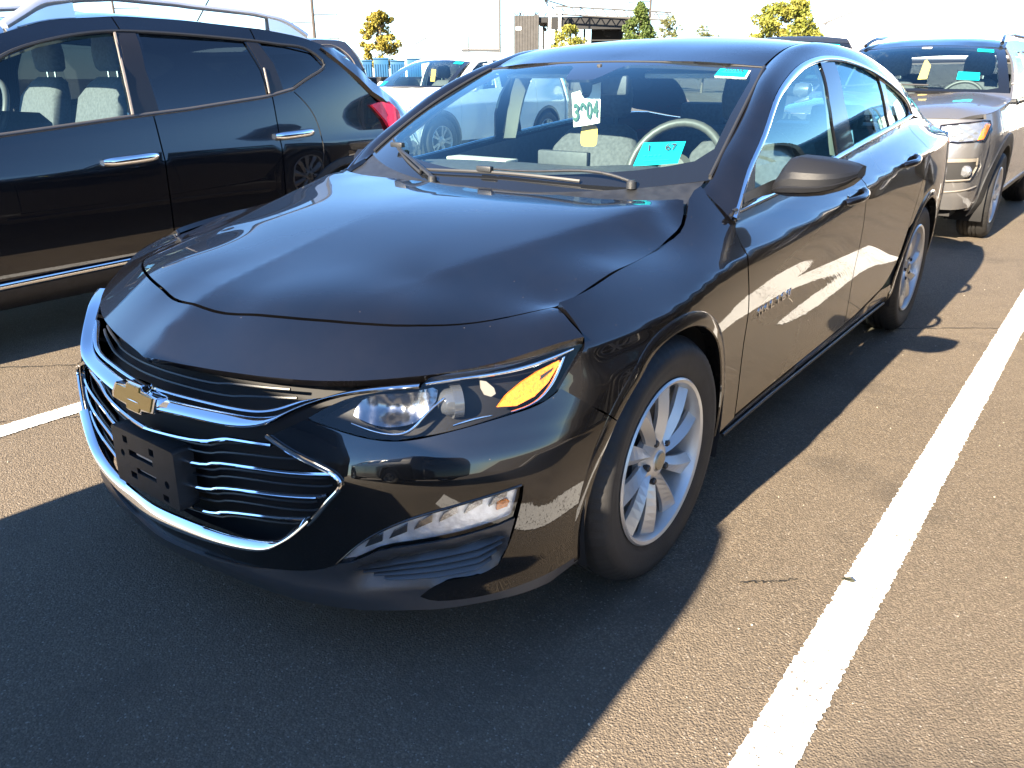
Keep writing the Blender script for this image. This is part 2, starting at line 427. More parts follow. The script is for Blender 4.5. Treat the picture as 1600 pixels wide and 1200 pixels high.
def prism(name, poly, z0, z1, m, parent=None, frame=None, bevel=0.):
    """polygon (2d) extruded between z0 and z1, placed by frame (4x4)"""
    bm = bmesh.new(); n = len(poly)
    a = [bm.verts.new((p[0], p[1], z0)) for p in poly]; b = [bm.verts.new((p[0], p[1], z1)) for p in poly]
    bm.faces.new(a[::-1]); bm.faces.new(b)
    for i in range(n): bm.faces.new((a[i], a[(i+1) % n], b[(i+1) % n], b[i]))
    if bevel: bmesh.ops.bevel(bm, geom=bm.edges[:], offset=bevel, segments=2, affect='EDGES')
    if frame is not None: bm.transform(frame)
    return bm_obj(name, bm, m, parent, bool(bevel), 35 if bevel else None)
def text_obj(name, body, size, m, parent, frame, extrude=.0004, width=None, bold=0., space=1.):
    cu = bpy.data.curves.new(name, 'FONT'); cu.body = body; cu.size = size; cu.extrude = extrude; cu.align_x = 'CENTER'; cu.align_y = 'CENTER'; cu.offset = bold; cu.space_character = space
    o = bpy.data.objects.new(name, cu); COL.objects.link(o)
    dg = bpy.context.evaluated_depsgraph_get(); me = bpy.data.meshes.new_from_object(o.evaluated_get(dg))
    bpy.data.objects.remove(o)
    if width:
        xs = [v.co.x for v in me.vertices]; k = width/(max(xs)-min(xs))
        for v in me.vertices: v.co.x *= k
    me.materials.clear(); me.materials.append(m); me.transform(frame)
    r = bpy.data.objects.new(name, me); COL.objects.link(r); r.parent = parent; return r
def frame(origin, xdir, ydir):
    """4x4 with x along xdir, y towards ydir, z their normal"""
    x = Vector(xdir).normalized(); y = Vector(ydir); y = (y-x*y.dot(x)).normalized(); z = x.cross(y)
    return Matrix.Translation(Vector(origin)) @ Matrix((x, y, z)).transposed().to_4x4()
# ---------------------------------------------------------------- the sedan's body surfaces (metres, front axle at y = 0, nose towards -y)
NX = [0, .2, .4, .544, .65, .75, .82, .86, .885]
SED_NOSE = Nose([.18, .24, .32, .42, .50, .545, .60, .65, .70, .76],
 [list(zip([0, .19, .37, .47, .57, .72, .80, .836, .846], [-.893, -.872, -.84, -.815, -.765, -.655, -.55, -.45, -.34])),
  list(zip([0, .2, .4, .55, .66, .76, .82, .85, .862], [-.915, -.888, -.85, -.785, -.71, -.60, -.50, -.42, -.34])),
  list(zip([0, .2, .4, .55, .66, .76, .825, .858, .872], [-.925, -.897, -.858, -.797, -.725, -.62, -.52, -.42, -.33])),
  list(zip([0, .2, .4, .55, .66, .765, .83, .866, .880], [-.930, -.903, -.862, -.800, -.73, -.625, -.52, -.42, -.33])),
  list(zip([0, .2, .4, .55, .66, .77, .835, .870, .884], [-.930, -.904, -.862, -.799, -.727, -.620, -.52, -.42, -.33])),
  list(zip([0, .2, .4, .55, .66, .77, .835, .872, .886], [-.922, -.898, -.854, -.788, -.715, -.605, -.51, -.41, -.32])),
  list(zip([0, .2, .4, .544, .65, .76, .83, .87, .886], [-.908, -.878, -.832, -.765, -.69, -.58, -.48, -.39, -.31])),
  list(zip([0, .2, .4, .54, .65, .755, .825, .868, .885], [-.895, -.862, -.806, -.735, -.656, -.55, -.45, -.365, -.29])),
  list(zip([0, .2, .4, .531, .637, .744, .812, .858, .880], [-.878, -.838, -.775, -.713, -.640, -.535, -.44, -.35, -.28])),
  list(zip([0, .2, .4, .531, .637, .735, .80, .845, .866], [-.82, -.79, -.73, -.668, -.595, -.50, -.42, -.345, -.28]))])
def _row(ys, pts):
    p = np.array(pts, float); return nspline(p[:, 0], p[:, 1])(np.asarray(ys, float))
def sed_side():
    ys = np.array([-.45, -.38, -.30, -.15, 0, .2, .4, .6, .9, 1.3, 1.7, 2.1, 2.5, 2.83, 3.1, 3.4, 3.65, 3.85])
    def nose_x(y, z):
        th = np.linspace(.5, 1.45, 300); P = SED_NOSE(th*.95, np.full(300, z)); return np.interp(y, P[:, 1], P[:, 0])
    rows = []
    for z0, pts in ((.19, [(0, .83), (.4, .822), (1.5, .822), (2.3, .825), (2.83, .83), (3.3, .80), (3.85, .70)]),
                    (.26, [(0, .872), (.4, .862), (1.5, .862), (2.3, .868), (2.83, .875), (3.3, .85), (3.85, .74)]),
                    (.34, [(0, .878), (.4, .866), (1.5, .866), (2.3, .875), (2.83, .888), (3.3, .865), (3.85, .755)]),
                    (.52, [(0, .892), (.4, .874), (1.5, .876), (2.3, .89), (2.83, .902), (3.3, .88), (3.85, .77)]),
                    (.66, [(0, .899), (.4, .888), (1.5, .893), (2.3, .90), (2.83, .906), (3.3, .885), (3.85, .775)])):
        f = _row(np.maximum(ys, 0), pts)
        for i, y in enumerate(ys):
            if y < 0:
                n = nose_x(y, z0); w = np.clip((y+.42)/.42, 0, 1); w = w*w*(3-2*w); f[i] = n*(1-w)+f[i]*w
        rows.append((np.full(len(ys), z0), f))
    zc = _row(ys, [(-.45, .738), (-.3, .742), (-.15, .75), (0, .765), (.2, .798), (.4, .818), (.9, .846), (1.5, .888), (1.95, .922), (2.5, .95), (3., .96), (3.5, .965), (3.85, .955)])
    xc = _row(ys, [(-.45, .80), (-.38, .846), (-.3, .868), (-.15, .888), (0, .897), (.2, .898), (.4, .899), (.9, .906), (1.5, .910), (1.95, .909), (2.5, .906), (3., .89), (3.5, .835), (3.85, .76)])
    rows.append((zc-.022, xc+.001)); rows.append((zc, xc-.002)); rows.append((zc+.018, xc-.018))
    lo = rows
    # fender: up to the bonnet shut line and the windscreen base
    zt = _row(ys, [(-.45, .805), (-.33, .818), (-.1, .845), (.15, .865), (.275, .89), (.35, .925), (.40, .955), (.55, 1.01), (4, 1.1)])
    xt = _row(ys, [(-.45, .70), (-.33, .752), (-.1, .766), (.15, .762), (.275, .750), (.35, .732), (.40, .715), (.55, .70), (4, .70)])
    zm = zc+.018+(zt-zc-.018)*.55; xm = xc-.018+(xt-xc+.018)*.46
    F = lo+[(zm, xm), (zt, xt)]
    fen = Side(ys[:9], np.array([r[0] for r in F]).T[:9], np.array([r[1] for r in F]).T[:9])
    zb = _row(ys, [(-.45, .86), (.1, .892), (.45, .917), (.76, .932), (1.1, .965), (1.5, 1.002), (1.88, 1.037), (2.25, 1.064), (2.6, 1.085), (2.9, 1.085), (3.3, 1.04), (3.85, 1.0)])
    xb = _row(ys, [(-.45, .80), (.1, .825), (.45, .822), (.76, .82), (1.5, .82), (1.88, .815), (2.25, .805), (2.6, .79), (2.9, .778), (3.3, .76), (3.85, .69)])
    z1 = zb+.15; x1 = xb-.036; z2 = zb+.26; x2 = xb-.078; z3 = zb+.37; x3 = xb-.146
    D = lo+[(zb-.03, xb+.010), (zb, xb), (z1, x1), (z2, x2), (z3, x3)]
    door = Side(ys[4:], np.array([r[0] for r in D]).T[4:], np.array([r[1] for r in D]).T[4:])
    return fen, door, nspline(ys, zb)
SED_FENDER, SED_DOOR, SED_BELT = sed_side()
SED_HOOD = RidgeTop([(0, -.885, .690), (0, -.83, .735), (0, -.745, .783), (0, -.6, .828), (0, -.462, .858), (0, -.28, .897), (0, -.113, .926), (0, .08, .945), (0, .25, .956),
 (.106, -.859, .690), (.212, -.835, .691), (.319, -.805, .693), (.425, -.766, .696), (.531, -.711, .703), (.637, -.633, .715), (.744, -.522, .736), (.85, -.368, .767),
 (.185, -.712, .783), (.277, -.686, .786), (.37, -.654, .787), (.463, -.614, .786), (.555, -.556, .785), (.647, -.453, .789), (.72, -.31, .803), (.75, -.33, .806), (.77,-.40,.783),
 (.1, -.6, .824), (.2, -.462, .852), (.3, -.28, .885), (.35, -.05, .922), (.4, .15, .945),
 (.42, -.42, .842), (.45, -.35, .858), (.5, -.21, .881), (.55, -.066, .903), (.6, .084, .926), (.63, .17, .938), (.66, .25, .948),
 (.62, -.24, .842), (.68, -.05, .868), (.70, .1, .888), (.72, .2, .903),
 (.766, -.1, .847), (.763, .15, .868), (.750, .275, .892), (.735, .34, .922),
 (.3, .255, .955), (.5, .27, .953), (.6, .30, .955), (.70, .38, .963), (.3, .4, .97), (0, .4, .972)], [(-.95, .28, .0), (-.62, .37, .004), (-.42, .43, .045), (-.21, .5, .095), (.0, .573, .125), (.2, .64, .13), (.45, .72, .11)], 5e-4)
# ---------------------------------------------------------------- body surfaces shared by the taller vehicles
class Body:
    """surfaces of an upright car from a few measures; front axle at y = 0, nose towards -y"""
    def __init__(b, hw=.9, wb=2.69, fo=.93, ro=.97, zc=.86, belt=((-.9, .98), (.9, 1.04), (1.8, 1.165), (3, 1.25)), top=None, zr=1.56, sill=.25, nose_z=(.30, .5, .7, .85, .95), nose_rake=(.06, .0, .015, .05, .10), tail_z=(.30, .5, .8, 1.0, 1.25, 1.5), tail_rake=(.05, 0, .05, .10, .22, .42), round_f=.30, round_r=.25, tumble=.21):
        b.hw, b.wb, b.fo, b.ro, b.sill, b.tumble = hw, wb, fo, ro, sill, tumble
        b.yf, b.ye = -fo+round_f, wb+ro-round_r
        ys = np.array([b.yf-.05, b.yf+.12, b.yf+.3, b.yf+.6, .6, 1.2, 1.9, b.ye-.6, b.ye-.3, b.ye, b.ye+.06])
        ys = np.unique(np.round(ys, 3)); tp = np.interp(ys, [b.yf-.05, b.yf+.12, b.yf+.3, b.yf+.6, b.ye-.6, b.ye-.3, b.ye, b.ye+.06], [-.10, -.035, -.012, 0, 0, -.025, -.075, -.10])
        bp = np.array(belt); bz = nspline(bp[:, 0], bp[:, 1])(ys); b.belt = nspline(ys, bz)
        zcv = np.minimum(zc+.03*(ys-1)/2, bz-.08)
        Z = np.stack([np.full_like(ys, sill-.02), np.full_like(ys, max(.36, sill+.05)), np.full_like(ys, max(.55, sill+.14)), np.full_like(ys, .72), zcv, zcv+.03, bz, bz+.18, bz+.34, bz+.50], 1)
        X = np.stack([hw-.075+tp, hw-.028+tp, hw-.014+tp, hw-.005+tp, hw+tp, hw-.006+tp, hw-.045+tp, hw-.045-tumble*.25+tp, hw-.045-tumble*.60+tp, hw-.045-tumble*1.3+tp], 1)
        b.side = Side(ys, Z, X); b.top = np.array(top, float)
        def plan(yc_, y_, z, sg):
            xe = float(b.side.x(np.array([y_]), np.array([z]))[0]); t = np.linspace(0, np.pi/2, 14)
            ex = .42; xs = xe*np.sin(t)**(.9); yv = y_+(yc_-y_)*np.cos(t)**ex; yv[-1] = y_
            return list(zip(xs, yv))
        b.nose = Nose(list(nose_z), [plan(-fo+r, b.yf, z, -1) for z, r in zip(nose_z, nose_rake)], yc=.3, sgn=-1., th_max=1.2, n=40)
        b.tail_z, b.tail_rake = tail_z, tail_rake
        b.tail = Nose(list(tail_z), [plan(wb+ro-r, b.ye-r, z, 1) for z, r in zip(tail_z, tail_rake)], yc=wb-.4, sgn=1., th_max=1.3, n=40)
    def zt(b, y): return np.interp(y, b.top[:, 0], b.top[:, 1])
    def edge(b, y, dz=0.):
        y = np.atleast_1d(np.asarray(y, float)); z = b.zt(y)+dz; return np.stack([b.side.x(y, z), y, z], 1)
ROGUE = Body(tail_z=(.30, .5, .80, .95, 1.05, 1.125, 1.19, 1.345, 1.5), tail_rake=(.05, 0, .02, .10, .18, .26, .39, .60, .82), hw=.90, wb=2.69, fo=.93, ro=.93, zc=.85, belt=((-.9, .95), (.6, 1.018), (1.37, 1.088), (1.85, 1.130), (2.35, 1.22), (3.2, 1.40)),
  top=((-.75, .93), (-.3, 1.0), (.10, 1.06), (.35, 1.20), (.60, 1.365), (.81, 1.477), (1.07, 1.549), (1.45, 1.584), (1.79, 1.578), (2.24, 1.545), (2.48, 1.51), (2.62, 1.47), (2.78, 1.345), (2.99, 1.195), (3.12, 1.128), (3.20, 1.055), (3.27, .95), (3.36, .80)))
ROGUE_AT = (-3.35, -.75)
COMPASS = Body(hw=.905, wb=2.64, fo=.86, ro=.90, zc=.86, belt=((-.9, .98), (.6, 1.04), (1.4, 1.09), (2.2, 1.16), (3.2, 1.26)), sill=.28,
  nose_z=(.30, .45, .62, .78, .90, .98), nose_rake=(.07, .02, .0, .02, .05, .09),
  top=((-.80, .97), (-.3, 1.04), (.22, 1.10), (.45, 1.22), (.75, 1.40), (.98, 1.53), (1.25, 1.575), (1.7, 1.60), (2.3, 1.585), (2.75, 1.535), (2.95, 1.46), (3.1, 1.30), (3.2, 1.12), (3.34, .98)))
WHITESUV = Body(hw=.92, wb=2.75, fo=.92, ro=.95, zc=.86, belt=((-.9, .95), (.6, 1.03), (1.4, 1.08), (2.2, 1.14), (3.2, 1.26)),
  top=((-.75, .93), (-.3, 1.0), (.20, 1.07), (.45, 1.20), (.78, 1.40), (1.05, 1.525), (1.35, 1.60), (1.8, 1.635), (2.3, 1.62), (2.8, 1.56), (3.0, 1.46), (3.2, 1.24), (3.3, 1.08), (3.45, .96)))
PICKUP = Body(hw=.95, wb=2.0, fo=.95, ro=.35, zc=.92, belt=((-.9, 1.12), (.6, 1.17), (1.4, 1.20), (3.2, 1.26)), sill=.45, round_r=.08,
  tail_z=(.45, .7, 1.0, 1.2, 1.5, 1.85), tail_rake=(0, 0, .0, .03, .10, .20), tumble=.17,
  top=((-.8, 1.10), (-.3, 1.18), (.30, 1.22), (.50, 1.38), (.85, 1.68), (1.1, 1.80), (1.4, 1.845), (1.9, 1.845), (2.02, 1.82), (2.10, 1.70), (2.22, 1.25), (2.27, 1.18)))
BOXY = Body(hw=.92, wb=2.9, fo=.75, ro=.80, zc=.95, belt=((-.9, 1.12), (.6, 1.17), (1.4, 1.19), (3.4, 1.21)), sill=.42, round_f=.2, round_r=.12, tumble=.12,
  tail_z=(.4, .7, 1.0, 1.2, 1.5, 1.8), tail_rake=(0, 0, .02, .03, .05, .07),
  top=((-.5, 1.10), (.35, 1.17), (.45, 1.22), (.78, 1.66), (.95, 1.77), (1.4, 1.80), (3.2, 1.80), (3.45, 1.77), (3.50, 1.5), (3.56, 1.15)))
TALL = Body(hw=.97, wb=3.0, fo=.95, ro=1.05, zc=1.0, belt=((-.9, 1.12), (.6, 1.18), (1.4, 1.20), (4, 1.24)), sill=.38, round_f=.3, round_r=.15, tumble=.17,
  tail_z=(.4, .7, 1.0, 1.2, 1.5, 1.85), tail_rake=(0, 0, .04, .06, .14, .26),
  top=((-.6, 1.08), (.25, 1.18), (.45, 1.30), (.90, 1.62), (1.1, 1.71), (1.5, 1.755), (3.2, 1.75), (3.55, 1.72), (3.70, 1.62), (3.85, 1.22), (3.90, 1.15)))
# ---------------------------------------------------------------- the black sedan
CENTRE = np.array([0, 1.4, .45])
def mir(path): return [(-a, b) for a, b in reversed(path)]
def arc(yc, r, a0, a1, n=24, zc=.335):
    t = np.radians(np.linspace(a0, a1, n)); return [(yc+r*np.cos(x), zc+r*np.sin(x)) for x in t]
def nose3(pts, off=0., S=None):
    S = S or SED_NOSE; uv = np.array(pts, float); P, N = surf_normals(S, uv); return P+N*off
def smooth_step(pts, it=2):
    p = np.array(pts, float)
    for _ in range(it):
        q = np.empty((2*len(p), 2)); q[0] = p[0]; q[-1] = p[-1]; q[1:-1:2] = p[:-1]*.75+p[1:]*.25; q[2:-1:2] = p[:-1]*.25+p[1:]*.75; p = q
    return p
def dense(pts, n=24): return [tuple(p) for p in smooth_curve(pts, n)]

def make_wheel(parent, loc, steer=0., R=.335, rim_r=.228, half=.112, spokes='twist', side=1, tyre_m=None, rim_m=None, full=True):
    """axis along x, outer face at +x (side=1)"""
    w = empty('wheel', loc); w.parent = parent; w.rotation_euler = (0, 0, steer+(0 if side > 0 else math.pi))
    sh = rim_r+.012
    prof = [(rim_r-.004, -half+.006), (sh, -half), (R-.045, -half-.006), (R-.018, -half+.004), (R-.004, -half+.026)]
    for k in range(5):
        a = -half+.034+k*(2*half-.068)/5; b = a+(2*half-.068)/5
        prof += [(R, a), (R, b-.009), (R-.008, b-.008), (R-.008, b-.001)] if k < 4 else [(R, a), (R, b)]
    prof += [(R-.004, half-.026), (R-.018, half-.004), (R-.030, half+.004), (R-.047, half+.007), (R-.052, half+.0055), (R-.066, half+.005), (sh+.006, half), (sh, half-.003), (rim_r-.004, half-.010)]
    ty = lathe('tyre', prof, tyre_m or TYRE, w, n=216 if full else 72)
    if full:      # cross cuts between the tread blocks
        me = ty.data; n = len(me.vertices); co = np.empty(n*3); me.vertices.foreach_get('co', co); co = co.reshape(-1, 3); r = np.hypot(co[:, 1], co[:, 2]); seg = np.round((np.arctan2(co[:, 2], co[:, 1])/(2*math.pi)) * 216).astype(int)
        sh = np.round(np.abs(co[:, 0])/half*2).astype(int); cut = (r > R-.022) & ((seg+sh) % 3 == 0) & (np.abs(co[:, 0]) > half*.45) & (r < R-.001); k = np.where(cut, (r-.0035)/r, 1.); co[:, 1] *= k; co[:, 2] *= k
        me.vertices.foreach_set('co', co.ravel()); me.update()
    rm = rim_m or ALLOY
    lathe('rim', [(rim_r-.004, half-.012), (rim_r+.001, half-.004), (rim_r-.004, half+.001), (rim_r-.012, half-.003), (rim_r-.016, half-.012), (rim_r-.02, half-.03), (rim_r-.03, -half+.02), (rim_r-.012, -half+.006)], rm, w, n=72)
    lathe('brake_disc', [(0, half-.085), (.148, half-.085), (.150, half-.088), (.150, half-.108), (0, half-.108)], IRON, w, n=40)
    if spokes == 'twist':
        x0 = half-.016
        for i in range(10):
            a = 2*math.pi*i/10+.1; tw = .07
            rows = []
            for t in np.linspace(0, 1, 9):
                r = .042+t*(rim_r-.018-.042)
                ang = a+tw*math.sin(t*math.pi*.5)*1.35
                wd = .0135+.0195*t**1.1
                dep = x0-.016+.020*math.sin(min(1, t*1.25)*math.pi*.5)-.010*t*t
                c, s = math.cos(ang), math.sin(ang)
                def pt(off, dx): return (dep+dx, r*c-off*s, r*s+off*c)
                k = -.15+.5*t
                rows.append([pt(-wd, -.020), pt(-wd, -.010), pt(wd*k, .008), pt(wd, -.012), pt(wd, -.022), pt(0, -.030)])
            grid_obj('spoke', np.array(rows), rm, w, close_v=True, cap=True, smooth=False)
        hub = [(0, x0-.002), (.028, x0-.002), (.031, x0-.005), (.045, x0-.007), (.060, x0-.016), (.078, x0-.024), (.080, x0-.04)]
        lathe('hub', hub, rm, w, n=40)
        lathe('centre_cap', [(0, x0+.003), (.024, x0+.002), (.0275, x0-.002), (.0275, x0-.006)], CAPM, w, n=28)
        for i in range(5):
            a = 2*math.pi*(i+.5)/5; c, s = .0575*math.cos(a), .0575*math.sin(a)
            o = lathe('lug_nut', [(0, .012), (.007, .012), (.0095, .009), (.0095, -.01)], IRON if full else rm, w, n=6); o.location = (x0-.012, c, s)
    else:
        x0 = half-.014
        for i in range(5):
            for q in (-1, 1):
                a = 2*math.pi*i/5+q*.16; rows = []
                for t in np.linspace(0, 1, 5):
                    r = .045+t*(rim_r-.062); wd = .013+.006*t; dep = x0-.012+.012*math.sin(t*math.pi*.5)
                    ang = a+q*.05*t; c, s = math.cos(ang), math.sin(ang)
                    def pt(off, dx): return (dep+dx, r*c-off*s, r*s+off*c)
                    rows.append([pt(-wd, -.018), pt(-wd, 0), pt(wd, 0), pt(wd, -.018)])
                grid_obj('spoke', np.array(rows), rm, w, close_v=True, cap=True, smooth=False)
        lathe('hub', [(0, x0), (.03, x0), (.034, x0-.004), (.07, x0-.01), (.075, x0-.04)], rm, w, n=32)
    return w

TYRE = mat('tyre_tread', (.0115, .0112, .0115), rough=.68, var=.25, vscale=18, bump=.3, bscale=260)
def _tread():
    nt = TYRE.node_tree; b = nt.nodes['Principled BSDF']; tc = [n for n in nt.nodes if n.type == 'TEX_COORD'][0]
    # fine cross sipes round the tread
    sx = nt.nodes.new('ShaderNodeSeparateXYZ'); nt.links.new(tc.outputs['Object'], sx.inputs[0])
    at = nt.nodes.new('ShaderNodeMath'); at.operation = 'ARCTAN2'; nt.links.new(sx.outputs['Y'], at.inputs[0]); nt.links.new(sx.outputs['Z'], at.inputs[1])
    ml = nt.nodes.new('ShaderNodeMath'); ml.operation = 'MULTIPLY_ADD'; ml.inputs[1].default_value = 75; nt.links.new(at.outputs[0], ml.inputs[0])
    m2 = nt.nodes.new('ShaderNodeMath'); m2.operation = 'MULTIPLY'; m2.inputs[1].default_value = 45; nt.links.new(sx.outputs['X'], m2.inputs[0]); nt.links.new(m2.outputs[0], ml.inputs[2])
    sn = nt.nodes.new('ShaderNodeMath'); sn.operation = 'SINE'; nt.links.new(ml.outputs[0], sn.inputs[0])
    gt = nt.nodes.new('ShaderNodeMath'); gt.operation = 'GREATER_THAN'; gt.inputs[1].default_value = -.75; nt.links.new(sn.outputs[0], gt.inputs[0])
    # only where the radius is that of the tread
    y2 = nt.nodes.new('ShaderNodeVectorMath'); y2.operation = 'LENGTH'; cb = nt.nodes.new('ShaderNodeCombineXYZ'); nt.links.new(sx.outputs['Y'], cb.inputs[1]); nt.links.new(sx.outputs['Z'], cb.inputs[2]); nt.links.new(cb.outputs[0], y2.inputs[0])
    lt = nt.nodes.new('ShaderNodeMath'); lt.operation = 'LESS_THAN'; lt.inputs[1].default_value = .312; nt.links.new(y2.outputs['Value'], lt.inputs[0])
    mx = nt.nodes.new('ShaderNodeMath'); mx.operation = 'MAXIMUM'; nt.links.new(gt.outputs[0], mx.inputs[0]); nt.links.new(lt.outputs[0], mx.inputs[1])
    bp = nt.nodes.new('ShaderNodeBump'); bp.inputs['Strength'].default_value = .9; bp.inputs['Distance'].default_value = .004
    nt.links.new(mx.outputs[0], bp.inputs['Height']); old = [n for n in nt.nodes if n.type == 'BUMP' and n != bp][0]
    nt.links.new(old.outputs['Normal'], bp.inputs['Normal']); nt.links.new(bp.outputs['Normal'], b.inputs['Normal'])
_tread()
CAPM = mat('cap_gold', (.24, .215, .16), rough=.3, metal=.7, bump=.3, bscale=700)

D_CURVE = np.array([(.822, .440, .905), (.815, .500, .955), (.795, .596, 1.034), (.775, .729, 1.110), (.741, .886, 1.205), (.715, 1.029, 1.263), (.693, 1.229, 1.318), (.687, 1.425, 1.347), (.689, 1.550, 1.354), (.701, 1.732, 1.349), (.727, 1.959, 1.319), (.747, 2.158, 1.280), (.763, 2.411, 1.224), (.774, 2.600, 1.162), (.780, 2.701, 1.109), (.777, 2.90, 1.083), (.766, 3.15, 1.052), (.742, 3.45, 1.022), (.70, 3.78, 1.0)])
E_CURVE = np.array([(.712, .470, .975), (.713, .520, .998), (.703, .590, 1.045), (.686, .680, 1.094), (.655, .860, 1.180), (.632, 1.00, 1.255), (.606, 1.150, 1.312), (.602, 1.30, 1.362), (.60, 1.463, 1.391), (.60, 1.70, 1.401), (.60, 2.00, 1.396), (.60, 2.25, 1.380), (.602, 2.56, 1.343), (.612, 2.80, 1.300), (.63, 3.00, 1.243), (.655, 3.16, 1.165), (.675, 3.30, 1.085), (.665, 3.50, 1.052), (.62, 3.78, 1.03)])
D_YZ = nspline(np.arange(len(D_CURVE)), D_CURVE)

def build_sedan():
    root = tag(empty('sedan'), 'clean black four-door sedan with chrome grille parked between two white lines', 'car')
    NS, HD, FN, DR, BELT = SED_NOSE, SED_HOOD, SED_FENDER, SED_DOOR, SED_BELT
    # ---- bonnet and the painted panel ahead of it
    lip = [(0, -.885), (.106, -.859), (.212, -.835), (.319, -.805), (.425, -.766), (.531, -.711), (.637, -.633), (.744, -.522), (.81, -.428), (.846, -.366)]
    seam = [(0, -.748), (.1, -.738), (.185, -.716), (.277, -.690), (.37, -.657), (.463, -.616), (.555, -.556), (.61, -.503), (.659, -.443), (.70, -.383), (.735, -.325)]
    half = dense(lip, 30)+[(.80, -.35), (.752, -.325)]+dense(seam, 26)[::-1]
    patch('front_panel', HD, half+mir(half)[1:-1], BLACK, root, h=.028, flange=.022)
    hs = [(a, b+.0075) for a, b in dense(seam, 26)]
    half = hs+dense([(.745, -.26), (.758, -.1), (.756, .13), (.746, .25), (.728, .325), (.704, .370)], 16)+dense([(.690, .362), (.65, .322), (.6, .298), (.5, .273), (.3, .256), (0, .25)], 14)
    hood = patch('hood', HD, half+mir(half)[1:-1], BLACK, root, h=.020, flange=.025)
    # ---- fenders
    fo = dense([(-.322, .8195), (-.2, .834), (-.1, .8465), (.05, .857), (.15, .866), (.245, .884), (.30, .905), (.352, .932), (.395, .957)], 20)
    fo += [(.44, .976), (.475, .985), (.462, .93), (.452, .893)]+dense([(.448, .89), (.392, .830), (.444, .705), (.486, .62), (.512, .45), (.522, .31), (.522, .275)], 20)
    fo += arc(0, .405, -10, 142, 40)+dense([(-.335, .598), (-.38, .625), (-.437, .660)], 6)+[(-.405, .700), (-.374, .736), (-.350, .760), (-.336, .792)]
    fenders = patch('fender', FN, fo, BLACK, root, h=.012, mirror=2, flange=.015)
    def arch(fn, yw, a0, a1, parent, s, n=44, r0=.367, r1=.4062):
        t = np.radians(np.linspace(a0, a1, n)); c, sn = np.cos(t), np.sin(t)
        x1 = fn.x(yw+r1*c, .335+r1*sn); rows = []
        for r, dx in ((r1, 0), (r1-.004, .0025), (.386, .006), (r0+.003, .006), (r0, .003), (r0-.001, -.03), (r0+.03, -.06)):
            rows.append(np.stack([x1+dx, yw+r*c, .335+r*sn], 1))
        return grid_obj('arch_lip', np.array(rows), BLACK, parent, mirror=s)
    for s, f in zip((1, -1), fenders): arch(FN, 0, -10, 142, f, s)
    # ---- bumper cover
    pt = [(.416, .344), (.468, .383), (.512, .431), (.546, .474), (.563, .493), (.570, .511), (.566, .520), (.550, .530), (.497, .550), (.437, .571), (.402, .585)]
    hl_low = [(.550, .612), (.591, .603), (.632, .596), (.684, .593), (.788, .607), (.869, .621), (.925, .630), (.999, .646), (1.042, .667)]
    lamp_top = [(.539, .305), (.609, .377), (.661, .411), (.708, .433), (.780, .454), (.857, .470), (.937, .483)]
    pocket = [(.934, .449), (.918, .379), (.902, .331), (.884, .292)]
    spear_up = [(.884, .292), (.858, .278), (.816, .270), (.775, .267), (.748, .256), (.715, .229)]
    spear_lo = [(.715, .229), (.733, .220), (.774, .214), (.858, .2125), (.948, .220), (1.036, .230), (1.094, .240)]
    low_left = [(0, .235), (.036, .235), (.198, .238), (.329, .252), (.403, .266), (.502, .289), (.539, .305)]
    arcp = [(NS.u_at(y, z), z) for y, z in arc(0, .405, 142, 193, 16)]
    half = [(0, .284)]+dense([(.03, .284), (.172, .286), (.301, .299), (.359, .311), (.397, .327), (.416, .344)], 16)[:-1]+pt+[(.488, .625)]+dense(hl_low, 26)+[(1.075, .645), (1.107, .622), (1.150, .590)]+arcp+dense(spear_lo[::-1], 20)[:-1]+dense(spear_up[::-1], 14)[:-1]+dense(pocket[::-1], 8)+dense(lamp_top[::-1], 24)+dense(low_left[::-1], 20)[1:]
    bump = patch('front_bumper', NS, half+mir(half)[1:-1], BLACK, root, h=.018, flange=.018)
    for s in (1, -1): arch(FN, 0, 142.5, 196, bump, s, 18)
    # ---- black lower lip and ribbed lamp pocket
    half = dense(low_left, 20)[:-1]+[(.549, .312), (.580, .319), (.634, .351), (.668, .361), (.726, .370), (.804, .382), (.884, .396), (.919, .406)]+[(.9, .331), (.882, .292)]+dense(spear_up, 14)[1:]+dense(spear_lo, 20)[1:]+[(1.099, .222), (1.016, .200)]+dense([(.917, .196), (.790, .195), (.608, .197), (.487, .196), (.30, .199), (0, .203)], 20)
    PT_ = [(.52, .60, .68, .76, .84, .915), (.284, .318, .343, .356, .367, .384), (.266, .258, .258, .262, .270, .322)]
    def ribs(V):
        u, z = V[:, 0], V[:, 1]; zt = np.interp(u, PT_[0], PT_[1]); zb = np.interp(u, PT_[0], PT_[2])
        w = np.clip((z-zb)/.02, 0, 1)*np.clip((u-.56)/.05, 0, 1)*np.clip((zt-.004-z)/.012, 0, 1)*np.clip((.90-u)/.02, 0, 1)
        front = np.clip((.262-z)/.03, 0, 1)*np.clip((.70-u)/.1, 0, 1); return -.024*w+.012*front
    lipo = patch('lower_lip', NS, half+mir(half)[1:-1], LIPP, root, h=.014, flange=.03, relief=ribs)
